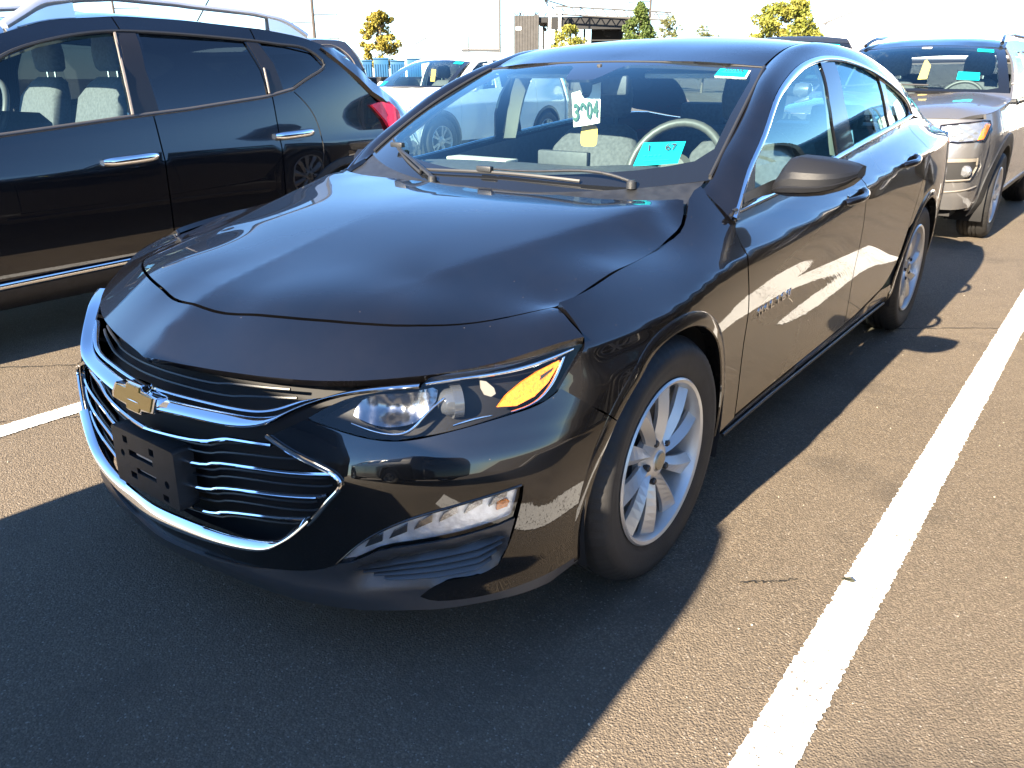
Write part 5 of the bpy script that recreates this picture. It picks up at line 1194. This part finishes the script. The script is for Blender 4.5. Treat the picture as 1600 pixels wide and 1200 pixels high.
PRISM2 = mat('lamp_crystal', (.30, .31, .33), rough=.15, metal=.7, bump=.8, bscale=60)
SATINW = mat('satin_bright_trim', (.22, .20, .17), rough=.3, metal=.4)
COMP_ROOT, COMP_D = compass()

def whitecar():
    B = WHITESUV
    fw = [(.62, 1.055), (.95, 1.085), (1.36, 1.105), (1.40, 1.52), (1.15, 1.49), (.92, 1.39), (.70, 1.22)]
    rw = [(1.50, 1.112), (1.9, 1.14), (2.30, 1.18), (2.30, 1.48), (1.9, 1.53), (1.50, 1.53)]
    root, pn, d = build_suv('crossover', 'white crossover with yellow card in its windscreen facing the camera', B, (-7.75, 7.75, -.02), WHITEP, .28, 1.0, [fw, rw], cuts=(.45, 1.43, 2.40), glass_m=GLASS, clad=True, tyre=.35)
    card(d, 'teal_sticker', .62, .86, .83, .93, TEAL); card(d, 'teal_sticker', -.90, -.72, .06, .18, TEAL)
    NZ = B.nose
    for s in (1, -1):
        gl = [(.03, .62), (.40, .60), (.46, .78), (.03, .78)]; patch('grille_panel', NZ, gl, TRIM, root, h=.05, off=.003, flange=.01, mirror=s)
        hl = [(.55, .74), (.90, .80), (.96, .86), (.75, .85), (.52, .80)]; patch('headlight', NZ, hl, PRISM, root, h=.03, off=.004, flange=.01, mirror=s)
        mo = lathe('mirror', [(0, .12), (.05, .11), (.075, .06), (.07, 0), (.02, -.02)], WHITEP, root, n=20); mo.location = (s*1.0, .62, 1.13)
        mo.rotation_euler = (0, 0, 0 if s > 0 else math.pi)
    return root, d
WHITE_ROOT, WHITE_D = whitecar()

def pickup():
    B = PICKUP
    fw = [(.62, 1.21), (1.12, 1.225), (1.15, 1.72), (.98, 1.68), (.75, 1.46)]
    rw = [(1.24, 1.23), (1.90, 1.25), (1.95, 1.29), (1.84, 1.68), (1.78, 1.72), (1.24, 1.72)]
    root, pn, d = build_suv('pickup_truck', 'dark grey pickup truck cab rising behind the black crossover', B, (-9.95, 6.15), CHARCOAL, .35, .90, [fw, rw], cuts=(.45, 1.20), tyre=.39, arches=(0, [0.]), clad=False, cat='truck')
    fr = smooth_curve([(1.24, 1.22), (1.90, 1.24), (1.955, 1.285), (1.845, 1.69), (1.78, 1.73), (1.24, 1.73)], 40); P = B.side(fr[:, 0], fr[:, 1]); tube('window_seal', P+[.003, 0, 0], .009, ALLOY3, root, n=6, mirror=2)
    # load bed
    bed = empty('load_bed'); bed.parent = root; y0, y1 = 2.42, 4.10
    for s in (1, -1):
        box('bed_side', (s*.90-.05, y0, .55), (s*.90+.05, y1, 1.24), CHARCOAL, bed, .02); box('bed_rail', (s*.90-.06, y0+.01, 1.235), (s*.90+.06, y1-.01, 1.275), PLASTIC, bed, .012)
    box('tail_board', (-.85, y1-.08, .6), (.85, y1-.01, 1.22), CHARCOAL, bed, .02); box('bed_front', (-.85, y0+.01, .6), (.85, y0+.06, 1.26), CHARCOAL, bed, .015); box('bed_floor', (-.86, y0+.02, .55), (.86, y1-.02, .62), VOID, bed)
    for s in (1, -1): make_wheel(root, (s*.82, 3.25, .39), 0, R=.39, rim_r=.24, half=.125, spokes='five', side=s, full=False)
    box('roof_fin', (-.03, 1.5, 1.875), (.03, 1.66, 1.905), CHARCOAL, root, .01)
pickup()
def boxy():
    B = BOXY
    fw = [(.70, 1.20), (1.30, 1.21), (1.32, 1.70), (1.02, 1.70), (.86, 1.56)]
    rw = [(1.46, 1.21), (2.30, 1.22), (2.30, 1.70), (1.46, 1.70)]
    qw = [(2.46, 1.23), (3.30, 1.23), (3.28, 1.70), (2.46, 1.70)]
    root, pn, d = build_suv('off_road_car', 'boxy black off-road car with upright hard top behind the taupe car', B, (-2.25, 9.9, .35), CHARCOAL, .42, .86, [fw, rw, qw], cuts=(.55, 1.39, 2.38), tyre=.40, roof_m=PLASTIC)
    card(d, 'teal_sticker', .55, .80, .82, .93, TEAL)
boxy()
# ---- the car parked nose to tail ahead of the sedan: out of the picture, its shadow lies over the foreground
def ahead():
    B = TALL
    fw = [(.80, 1.22), (1.40, 1.23), (1.42, 1.68), (1.15, 1.67), (.95, 1.54)]; rw = [(1.56, 1.23), (2.35, 1.25), (2.35, 1.69), (1.56, 1.69)]; qw = [(2.55, 1.26), (3.40, 1.27), (3.34, 1.67), (2.55, 1.69)]
    return build_suv('large_utility_car', 'large dark utility car parked directly ahead of the sedan', B, (.0, -6.55), CHARCOAL, .38, .98, [fw, rw, qw], cuts=(.60, 1.48, 2.45), tyre=.40)[0]
AHEAD = ahead()
CENTRE = np.array([0, 1.4, .45])

def park(src, label, x, y, rz=0.):
    c = copy_tree(src); c.location = (x, y, 0); c.rotation_euler = (0, 0, rz); c['label'] = label; return c
park(COMP_ROOT, 'taupe compact utility car two stalls from the sedan, one row back', 5.85, 6.3)
park(AHEAD, 'large dark utility car in the stall beside the sedan driver doors', 3.02, .75)
park(AHEAD, 'large dark utility car one row back, beside the taupe car', 3.0, 7.1)
park(AHEAD, 'large dark utility car ahead, beside the one facing the sedan', 2.84, -6.5)
# ---------------------------------------------------------------- ground
def asphalt():
    m = bpy.data.materials.new('asphalt'); m.use_nodes = True; nt = m.node_tree; b = nt.nodes['Principled BSDF']; L = nt.links.new
    tc = nt.nodes.new('ShaderNodeTexCoord')
    def noise(scale, detail=3., rough=.6):
        n = nt.nodes.new('ShaderNodeTexNoise'); n.inputs['Scale'].default_value = scale; n.inputs['Detail'].default_value = detail; n.inputs['Roughness'].default_value = rough; L(tc.outputs['Object'], n.inputs['Vector']); return n
    def vor(scale, feature='F1'):
        v = nt.nodes.new('ShaderNodeTexVoronoi'); v.feature = feature; v.inputs['Scale'].default_value = scale; L(tc.outputs['Object'], v.inputs['Vector']); return v
    def mr(src, a, c, d, e):
        r = nt.nodes.new('ShaderNodeMapRange'); r.inputs['From Min'].default_value = a; r.inputs['From Max'].default_value = c; r.inputs['To Min'].default_value = d; r.inputs['To Max'].default_value = e; L(src, r.inputs['Value']); return r.outputs['Result']
    def mix(f, a, c, mode='MIX'):
        x = nt.nodes.new('ShaderNodeMix'); x.data_type = 'RGBA'; x.blend_type = mode
        for i, v in (('Factor', f), ('A', a), ('B', c)):
            if isinstance(v, (tuple, float, int)): x.inputs[i].default_value = v if not isinstance(v, tuple) else (*v, 1)
            else: L(v, x.inputs[i])
        return x.outputs['Result']
    big = noise(.9, 5); mid = noise(9, 4); fine = noise(260, 3, .7); st = vor(190); st2 = vor(260)
    # binder between stones, each stone its own tone
    tone = nt.nodes.new('ShaderNodeSeparateColor'); L(st.outputs['Color'], tone.inputs['Color'])
    base = mix(mr(tone.outputs['Red'], 0, 1, 0, 1), (.050, .039, .029), (.185, .147, .107))
    base = mix(mr(st.outputs['Distance'], .35, .75, 0, .75), base, (.047, .039, .031))
    base = mix(mr(fine.outputs['Fac'], .35, .7, .0, .5), base, (.134, .110, .082))
    base = mix(mr(big.outputs['Fac'], .35, .7, .0, .35), base, (.130, .104, .077))
    base = mix(mr(mid.outputs['Fac'], .55, .75, .0, .25), base, (.075, .062, .049))
    oil = noise(1.7, 6, .65); base = mix(mr(oil.outputs['Fac'], .52, .68, .0, .6), base, (.045, .038, .031))
    pat = noise(.35, 2, .5); base = mix(mr(pat.outputs['Fac'], .45, .6, .0, .22), base, (.15, .122, .092))
    # a few pale stones
    t2 = nt.nodes.new('ShaderNodeSeparateColor'); L(st2.outputs['Color'], t2.inputs['Color'])
    base = mix(mr(t2.outputs['Green'], .975, .99, 0, .4), base, (.36, .33, .29))
    L(base, b.inputs['Base Color']); b.inputs['Roughness'].default_value = .88; b.inputs['Specular IOR Level'].default_value = .25
    h = nt.nodes.new('ShaderNodeMath'); h.operation = 'SUBTRACT'; L(mr(fine.outputs['Fac'], .2, .8, 0, .5), h.inputs[0]); L(mr(st.outputs['Distance'], 0, .8, 0, 1), h.inputs[1])
    bp = nt.nodes.new('ShaderNodeBump'); bp.inputs['Strength'].default_value = .65; bp.inputs['Distance'].default_value = .0035; L(h.outputs[0], bp.inputs['Height']); L(bp.outputs['Normal'], b.inputs['Normal'])
    return m
bm = bmesh.new(); bmesh.ops.create_grid(bm, x_segments=8, y_segments=8, size=500)
ground = bm_obj('ground', bm, asphalt()); tag(ground, kind='structure')
LINE = mat('line_paint', (.74, .73, .70), rough=.75, bump=.7, bscale=150)
def _wear():
    nt = LINE.node_tree; b = nt.nodes['Principled BSDF']; tc = [n for n in nt.nodes if n.type == 'TEX_COORD'][0]; L = nt.links.new
    a = nt.nodes.new('ShaderNodeTexNoise'); a.inputs['Scale'].default_value = 85; a.inputs['Detail'].default_value = 5; a.inputs['Roughness'].default_value = .75; L(tc.outputs['Object'], a.inputs['Vector'])
    c = nt.nodes.new('ShaderNodeTexNoise'); c.inputs['Scale'].default_value = 3.; c.inputs['Detail'].default_value = 4; L(tc.outputs['Object'], c.inputs['Vector'])
    s = nt.nodes.new('ShaderNodeMath'); s.operation = 'MULTIPLY_ADD'; s.inputs[1].default_value = .35; L(c.outputs['Fac'], s.inputs[0]); L(a.outputs['Fac'], s.inputs[2])
    r = nt.nodes.new('ShaderNodeMapRange'); r.inputs['From Min'].default_value = .755; r.inputs['From Max'].default_value = .80; L(s.outputs[0], r.inputs['Value'])
    m = nt.nodes.new('ShaderNodeMix'); m.data_type = 'RGBA'; m.inputs['A'].default_value = (.74, .73, .70, 1); m.inputs['B'].default_value = (.10, .085, .07, 1); L(r.outputs['Result'], m.inputs['Factor']); L(m.outputs['Result'], b.inputs['Base Color'])
_wear()
def strip(name, pts, w, m, z=.004, parent=None, jitter=0.):
    p = np.array(pts, float); t = np.gradient(p, axis=0); t /= np.linalg.norm(t, axis=1)[:, None]; n = np.stack([-t[:, 1], t[:, 0]], 1)
    ww = np.broadcast_to(np.asarray(w, float), (len(p),))/2; a = p+n*(ww+rng.normal(0, 1, len(p))*jitter)[:, None]; b = p-n*(ww+rng.normal(0, 1, len(p))*jitter)[:, None]
    V = [(x, y, z) for x, y in a]+[(x, y, z) for x, y in b]; k = len(p)
    return mesh_obj(name, V, [(i, k+i, k+i+1, i+1) for i in range(k-1)], m, parent, False)
for x in (1.365, -1.575, -4.53, -7.45, 4.32, 7.25):
    yy = np.arange(-1.35, 4.4, .006 if abs(x) < 2 else .1); o = strip('parking_line', [(x, y) for y in yy], .108, LINE, jitter=.0022 if abs(x) < 2 else 0); tag(o, kind='structure')
    yy = np.arange(4.9, 10.6, .05); o = strip('parking_line', [(x, y) for y in yy], .108, LINE); tag(o, kind='structure')
CRACK = mat('crack_dark', (.012, .011, .010), rough=.95)
def crack(pts, w=.006):
    p = smooth_curve(pts, 60); p = p+rng.normal(0, .0035, p.shape); strip('pavement_crack', p, np.abs(w+rng.normal(0, w*.4, 60)), CRACK, .003, ground)
crack([(.45, 2.60), (.678, 2.713), (.919, 2.85), (1.138, 3.03), (1.419, 3.212), (1.9, 3.42), (2.6, 3.6)], .008)
crack([(-2.6, -.56), (-2.35, -.376), (-2.105, -.158), (-1.8, .05)], .008); crack([(-1.95, -.86), (-1.679, -.67), (-1.576, -.569), (-1.459, -.432), (-1.2, -.25)], .005)
crack([(1.09, .085), (1.115, .105), (1.16, .14), (1.21, .19)], .004)
crack([(-2., 6.3), (.0, 6.9), (1.5, 7.4), (3., 7.6)], .008)
# a dead leaf on the white line, scattered grit
LEAF = mat('leaf_brown', (.018, .019, .008), rough=.7)
bm = bmesh.new(); vs = [bm.verts.new(v) for v in ((-.016, 0, .004), (-.004, -.008, .008), (.014, -.003, .005), (.018, .003, .009), (.003, .009, .011), (-.010, .006, .006))]; bm.faces.new(vs)
r = bmesh.ops.extrude_face_region(bm, geom=bm.faces[:]); bmesh.ops.translate(bm, verts=[v for v in r['geom'] if isinstance(v, bmesh.types.BMVert)], vec=(0, 0, .0015))
o = bm_obj('leaf', bm, LEAF); o.location = (1.322, .259, .003); tag(o, 'small curled brown leaf lying on the white parking line', 'leaf')
GRIT = mat('grit', (.30, .27, .22), rough=.9)
bm = bmesh.new()
for k in range(260):
    a, c = rng.uniform(-2.2, 2.6), rng.uniform(-1.9, 4.5); s = rng.uniform(.0015, .004)
    M = Matrix.Translation((a, c, s*.5)) @ Matrix.Rotation(rng.uniform(0, 6), 4, 'Z') @ Matrix.Diagonal((s, s*rng.uniform(.6, 1), s*.7, 1)); bmesh.ops.create_icosphere(bm, subdivisions=1, radius=1, matrix=M)
tag(bm_obj('grit', bm, GRIT), 'loose pale grit scattered over the asphalt', 'grit', kind='stuff')

# ---------------------------------------------------------------- hang tags inside the cars
def hang_card(name, label, cat, poly, origin, xd, yd, m, curve=0.):
    t = empty(name, origin); tag(t, label, cat)
    bm = bmesh.new(); F = frame((0, 0, 0), xd, yd)
    loop = resample(poly, .012, True); pts = [Vector(p) for p in loop]; g = [Vector((x, y)) for x in np.arange(loop[:, 0].min(), loop[:, 0].max(), .012) for y in np.arange(loop[:, 1].min(), loop[:, 1].max(), .012)]
    gq = np.array([tuple(v) for v in g]); gq = gq[inside(loop, gq)] if len(gq) else gq; gq = gq[seg_dist(loop, gq) > .005]
    r = geometry.delaunay_2d_cdt(pts+[Vector(q) for q in gq], [(i, (i+1) % len(pts)) for i in range(len(pts))], [], 0, 1e-6)
    V = np.array([tuple(v) for v in r[0]]); T = [f for f in r[2] if inside(loop, V[list(f)].mean(0)[None])[0]]
    vs = [bm.verts.new(F @ Vector((p[0], p[1], curve*p[0]**2))) for p in V]
    for f in T: bm.faces.new([vs[i] for i in f])
    rr = bmesh.ops.extrude_face_region(bm, geom=bm.faces[:]); nz = F.to_3x3() @ Vector((0, 0, 1)); bmesh.ops.translate(bm, verts=[v for v in rr['geom'] if isinstance(v, bmesh.types.BMVert)], vec=-nz*.0008)
    bm_obj('card', bm, m, t); return t, F
poly = [(-.056, -.075), (.056, -.075), (.064, .075), (.026, .072), (.022, .048), (.010, .030), (-.008, .028), (-.020, .040), (-.026, .060), (-.062, .055)]
t, F = hang_card('mirror_tag', 'white hang tag numbered 3904 in green hooked on the sedan mirror', 'tag', poly, (-.035, 1.02, 1.178), (1, .12, .17), (.10, .25, 1), PAPER, 1.5)
for k, ch in enumerate('3904'):
    text_obj('digit', ch, .088, GREEN_INK, t, F @ Matrix.Translation((-.041+.0275*k, -.026, .009+1.5*(-.041+.0275*k)**2)), width=.0245, bold=.0026)
rd = [(.036*math.copysign(abs(math.cos(a))**.4, math.cos(a)), .04*math.copysign(abs(math.sin(a))**.4, math.sin(a))) for a in np.linspace(0, 2*math.pi, 24, endpoint=False)]
hang_card('yellow_card', 'yellow rounded card hanging under the 3904 tag in the sedan', 'card', rd, (-.03, 1.035, 1.065), (1, .1, .02), (0, .1, 1), YELLOW)
hang_card('yellow_card', 'tall yellow card leaning inside the taupe car windscreen', 'card', [(-.045, -.09), (.035, -.085), (.045, .035), (.0, .09), (-.02, .08)], (-.06, 7.0, 1.335), (1, 0, 0), (0, .25, 1), YELLOW)
hang_card('yellow_card', 'yellow card hanging inside the white crossover windscreen', 'card', [(-.05, -.10), (.05, -.10), (.055, .09), (-.045, .10)], (-7.90, 8.72, 1.30), (1, 0, 0), (0, .2, 1), YELLOW)
hang_card('white_tag', 'pale paper tag hanging inside the black crossover', 'tag', [(-.06, -.035), (.06, -.035), (.06, .035), (.02, .02), (0, .03), (-.03, .02), (-.06, .035)], (-3.32, .18, 1.33), (.75, .66, 0), (0, 0, 1), PAPER)

# ---------------------------------------------------------------- trees
LEAFM = {}
def leaf_mat(name, c, c2):
    return mat(name, c, rough=.6, col2=c2, vscale=.9, detail=2, spec=.3)
BARK = mat('bark', (.11, .09, .07), rough=.9, var=.3, vscale=12)
def tree(name, label, at, H, R, z0, m, n=2200, leaf=.16, conical=False, seed=1, group=None):
    g = np.random.default_rng(seed); root = tag(empty(name, (at[0], at[1], 0)), label, 'tree', group)
    bm = bmesh.new()
    def limb(a, b, r0, r1):
        a, b = np.array(a, float), np.array(b, float); d = b-a; ax = np.cross(d, (0.3, .2, 1.)); ax /= np.linalg.norm(ax); ay = np.cross(d, ax); ay /= np.linalg.norm(ay); rings = []
        for k in range(5):
            t = k/4; p = a+d*t+ax*.05*np.linalg.norm(d)*math.sin(t*3); r = r0+(r1-r0)*t; rings.append([bm.verts.new(tuple(p+r*(math.cos(q)*ax+math.sin(q)*ay))) for q in np.linspace(0, 2*math.pi, 7, endpoint=False)])
        for A, B in zip(rings[:-1], rings[1:]):
            for i in range(7): bm.faces.new((A[i], A[(i+1) % 7], B[(i+1) % 7], B[i]))
    limb((0, 0, -.05), (.05, .03, z0+.2), .05*H**.5, .035*H**.5); limb((.05, .03, z0+.1), (.02, 0, H*.86), .035*H**.5, .012)
    cl = []
    for k in range(64 if not conical else 60):
        if conical:
            t = g.uniform(0, 1)**.8; z = z0+(H-z0)*t; rr = R*(1-t)**.8*g.uniform(.45, 1.); s = R*(.12+.18*(1-t))
        else:
            t = g.uniform(0, 1); z = z0+(H-z0)*t; rr = R*math.sin(math.pi*min(.97, .14+.80*t))**.7*g.uniform(.35, .95); s = R*g.uniform(.13, .27)
        a = g.uniform(0, 2*math.pi); c = np.array([rr*math.cos(a), rr*math.sin(a), z]); cl.append((c, s)); limb((.03, .02, max(z0, z-.5*rr-.1)), c, .025, .008)
    bm_obj('trunk', bm, BARK, root, True)
    V = []; F = []; per = n//len(cl)
    for c, s in cl:
        for k in range(per):
            d = g.normal(0, 1, 3); d /= np.linalg.norm(d); p = c+d*s*g.uniform(.3, 1.05)**.6*[1, 1, .8]
            u = g.normal(0, 1, 3); u /= np.linalg.norm(u); v = np.cross(u, g.normal(0, 1, 3)); v /= np.linalg.norm(v); L = leaf*g.uniform(.6, 1.2); i = len(V)
            V += [p-u*L*.5, p+v*L*.28, p+u*L*.5, p-v*L*.28]; F.append((i, i+1, i+2, i+3))
    o = mesh_obj('crown', V, F, m, root, False); return root
YL = leaf_mat('leaf_yellow', (.16, .135, .016), (.24, .19, .03)); YG = leaf_mat('leaf_yellowgreen', (.10, .115, .014), (.20, .18, .03)); GR = leaf_mat('leaf_green', (.035, .06, .012), (.075, .10, .02)); OL = leaf_mat('leaf_olive', (.06, .07, .025), (.11, .11, .04))
tree('tree', 'slim yellow-leaved tree standing beside blue containers', (-41.4, 40.0), 5.3, 1.45, 1.9, YL, 7000, .20, seed=3)
tree('tree', 'broad yellow-green tree rising behind the boxy off-road car', (-18.4, 54.8), 5.9, 2.7, 2.0, YG, 11000, .24, seed=5)
tree('pine_tree', 'green conifer standing at the end of the stage roof', (-34.5, 64.0), 6.9, 2.9, 1.0, GR, 8500, .26, True, seed=8)
tree('tree', 'bright green tree growing in front of the stage opening', (-36.9, 56.7), 4.95, 1.7, 1.0, YG, 6000, .2, seed=9)
tree('tree', 'sparse olive tree between the conifer and the yellow-green tree', (-30.0, 60.7), 5.7, 1.4, 1.4, OL, 2600, .2, seed=12)
tree('tree', 'low sparse olive shrub tree nearest the yellow-green tree', (-27.4, 61.9), 4.9, 1.5, 1.2, OL, 2600, .2, seed=14)
tree('tree', 'small green tree inside the stage, behind its white posts', (-44.6, 66.5), 4.2, 1.2, 1.0, YG, 1500, .2, seed=15)

# ---------------------------------------------------------------- far structures
DARKST = mat('stage_dark', (.008, .0085, .010), rough=.8); SLAT = mat('stage_slat', (.032, .030, .029), rough=.7, var=.2, vscale=3); TRUSS = mat('truss_grey', (.10, .098, .095), rough=.45, metal=.3); WHITE = mat('white_canvas', (.85, .85, .84), rough=.6); GREYW = mat('grey_wall', (.07, .075, .08), rough=.7); BLUE = mat('blue_container', (.008, .07, .16), rough=.5, var=.1, vscale=2); GALV = mat('galvanised', (.07, .07, .07), rough=.5, metal=.5); WOODP = mat('pole_wood', (.05, .04, .035), rough=.9)
def stage():
    r = tag(empty('stage', (-46.57, 62.08, 0), math.atan2(6.4, 9.9)), 'black open-air stage with slatted side wall and pale roof truss', 'stage')
    r.scale = (1.13, 1., 1.06)
    # local x along the front, y away from the camera
    for k in range(9): box('wall_slat', (.02+.225*k, 0, 0), (.02+.225*k+.205, .08, 6.05+.012*k), SLAT, r)
    box('side_frame', (0, .08, 0), (2.05, .3, 6.1), DARKST, r)
    box('sign', (.15, -.06, 4.95), (.60, -.01, 5.2), WHITE, r)
    box('roof_deck', (1.9, .3, 5.55), (9.9, 7.0, 6.0), DARKST, r); box('roof_fascia', (2.7, .25, 5.0), (9.8, .45, 5.9), DARKST, r)
    box('back_wall', (6.4, 6.4, 0), (9.2, 6.6, 5.6), DARKST, r)
    for x in (2.2, 3.3, 4.6, 5.8, 8.9): box('rear_post', (x-.09, 6.3, 0), (x+.09, 6.5, 5.6), DARKST, r)
    for x, z in ((2.95, 7.0), (3.75, 6.6)): box('white_post', (x-.10, -1.2, 0), (x+.10, -1.0, z), WHITE, r)
    box('dark_post', (9.0, -.6, 0), (9.35, -.3, 5.9), DARKST, r)
    for z in (2.6, 3.3, 4.1): tube('cross_rail', [(2.9, -.2, z), (9.2, -.2, z)], .03, TRUSS, r, n=6)
    # roof truss
    a, b = np.array([3.4, -.9, 6.75]), np.array([12.6, -.9, 6.2])
    for dz in (0, -.62): tube('truss_chord', [a+[0, 0, dz], b+[0, 0, dz]], .075, TRUSS, r, n=6)
    for k in range(22):
        p = a+(b-a)*k/22; q = a+(b-a)*(k+1)/22; tube('truss_brace', [p+[0, 0, 0 if k % 2 else -.62], q+[0, 0, -.62 if k % 2 else 0]], .045, TRUSS, r, n=5)
    tube('truss_chord', [(2.5, -1.1, 7.25), (4.4, -.9, 6.7)], .05, DARKST, r, n=5); tube('truss_chord', [(2.6, -1.1, 7.2), (3.3, -1., 6.5)], .05, DARKST, r, n=5); tube('truss_chord', [(2.5, -1.1, 7.25), (2.95, -1.1, 6.5)], .05, DARKST, r, n=5)
    for k in range(26):
        x = rng.uniform(2.2, 9.6); z = rng.uniform(4.5, 5.5); w = rng.uniform(.12, .3); box('stage_lamp', (x, rng.uniform(0, 4), z), (x+w, rng.uniform(4.1, 4.4), z+rng.uniform(.12, .3)), DARKST, r)
    for k in range(16):
        x = rng.uniform(0, 2.8); tube('roof_clutter', [(x, rng.uniform(0, 2), 6.05), (x+rng.uniform(-.3, .3), rng.uniform(0, 2), 6.3+rng.uniform(.0, .25))], .03, DARKST, r, n=5)
stage()
def pole(name, label, x, y, h, r0, m, arms=(), cat='pole', rz=0.):
    o = tag(empty(name, (x, y, 0), rz), label, cat); tube('shaft', [(0, 0, 0), (0, 0, h*.5), (0, 0, h)], np.array([r0, r0*.85, r0*.65]), m, o, n=10)
    for z, w, k in arms:
        tube('cross_arm', [(-w*(k <= 0), 0, z), (w*(k >= 0), 0, z+.1)], .07, m, o, n=6)
        for xx in ([-w] if k <= 0 else [])+([w] if k >= 0 else []): tube('insulator', [(xx*.97, 0, z+.05), (xx*.97, 0, z-1.1)], .035, m, o, n=5)
    return o
pole('light_pole', 'tall grey lamp post beside the stage wall', -41.45, 53.4, 14, .10, GALV)
pole('utility_pole', 'utility pole with three staggered arms above the pickup cab', -90.4, 75.2, 14.5, .26, WOODP, ((9.0, 3.3, 1), (8.0, 3.3, -1), (6.0, 3.3, 1)), rz=.7)
pole('utility_pole', 'utility pole with arms seen past the conifer', -55.05, 104, 15.5, .22, WOODP, ((10.6, 3., -1), (9.0, 3., 1)), rz=.5)
pole('utility_pole', 'utility pole with three arms above the crossover windscreen', -118, 32.3, 14.5, .24, WOODP, ((9.4, 3, 1), (7.6, 3, -1), (10.8, 3, -1)), rz=1.1)
pole('utility_pole', 'small utility pole seen under the crossover roof rail', -104.8, 55.4, 11.2, .2, WOODP, ((9.3, 3, 1),), rz=.9)
pole('light_pole', 'short thin lamp post behind the white tent', -62.75, 74.7, 5.6, .10, GALV)
WIRE = mat('power_line', (.06, .06, .06), rough=.6)
for z, z2 in ((8.9, 8.9), (7.9, 7.7), (6.0, 6.2)):
    P = np.array([(-90.4, 75.2, z), (-55.05, 104, z2)]); s = np.linspace(-.9, 1.8, 40)
    L = P[0]+(P[1]-P[0])*s[:, None]; L[:, 2] -= 1.2*(1-(2*(s % 1)-1)**2)
    tag(tube('power_line', L, .022, WIRE, None, n=4), ['topmost thin power line strung between the utility poles', 'middle thin power line strung between the utility poles', 'lowest thin power line strung between the utility poles'][[8.9, 7.9, 6.0].index(z)], 'cable', 'power lines')
def gable(name, label, c, w, d, hw_, hr, rz, m=WHITE, wall=None):
    o = tag(empty(name, (c[0], c[1], 0), rz), label, 'tent'); wall = wall or m
    bm = bmesh.new(); V = [bm.verts.new(v) for v in ((-w/2, -d/2, 0), (w/2, -d/2, 0), (w/2, -d/2, hw_), (0, -d/2, hr), (-w/2, -d/2, hw_), (-w/2, d/2, 0), (w/2, d/2, 0), (w/2, d/2, hw_), (0, d/2, hr), (-w/2, d/2, hw_))]
    for f in ((0, 1, 2, 3, 4), (9, 8, 7, 6, 5), (1, 6, 7, 2), (0, 4, 9, 5)): bm.faces.new([V[i] for i in f])
    bm_obj('wall', bm, wall, o)
    for s in (-1, 1):
        n = 9; P = np.array([[(s*(w/2+.2)*(1-t), y, hw_-.05+(hr-hw_+.12)*t-.06*math.sin(t*math.pi)-.10*abs(math.sin(math.pi*(y/d+.5)*5))*(1-t)*.5) for t in np.linspace(0, 1, 7)] for y in np.linspace(-d/2-.15, d/2+.15, 26)])
        bm2 = grid_obj('roof_sheet', P, m, o)
    return o
gable('tent', 'white gabled tent far behind the white crossover', (-73.6, 79.5), 7.0, 16, 3.9, 5.45, .72)
o = tag(empty('shed', (-70., 84.5, 0), .72), 'low grey shed beside the far white tent', 'building'); box('wall', (-1.5, -.5, 0), (3.2, 8, 4.55), GREYW, o); box('roof', (-1.7, -.7, 4.56), (3.4, 8.2, 4.7), WHITE, o)
gable('tent', 'large white tent filling the sky behind the taupe car', (-3.2, 48.0), 15.0, 30, 3.2, 6.1, .12)
for k in range(4):
    c = (-38.6+.75*k, 35.8+.72*k); o = tag(empty('container', (c[0], c[1], 0), .78), ['blue container against the trunk of the slim yellow tree', 'second blue container from the slim yellow tree', 'third blue container from the slim yellow tree', 'blue container touching the white crossover roofline'][k], 'container', 'blue containers')
    box('body', (-.46, -.46, .1), (.46, .46, 2.15+.12*(k % 2)), BLUE, o, .03)
    for q in range(6): box('rib', (-.42+.15*q, -.50, .2), (-.36+.15*q, -.463, 2.0), BLUE, o)
    box('roof', (-.50, -.50, 2.16+.12*(k % 2)), (.50, .50, 2.24+.12*(k % 2)), BLUE, o, .02)
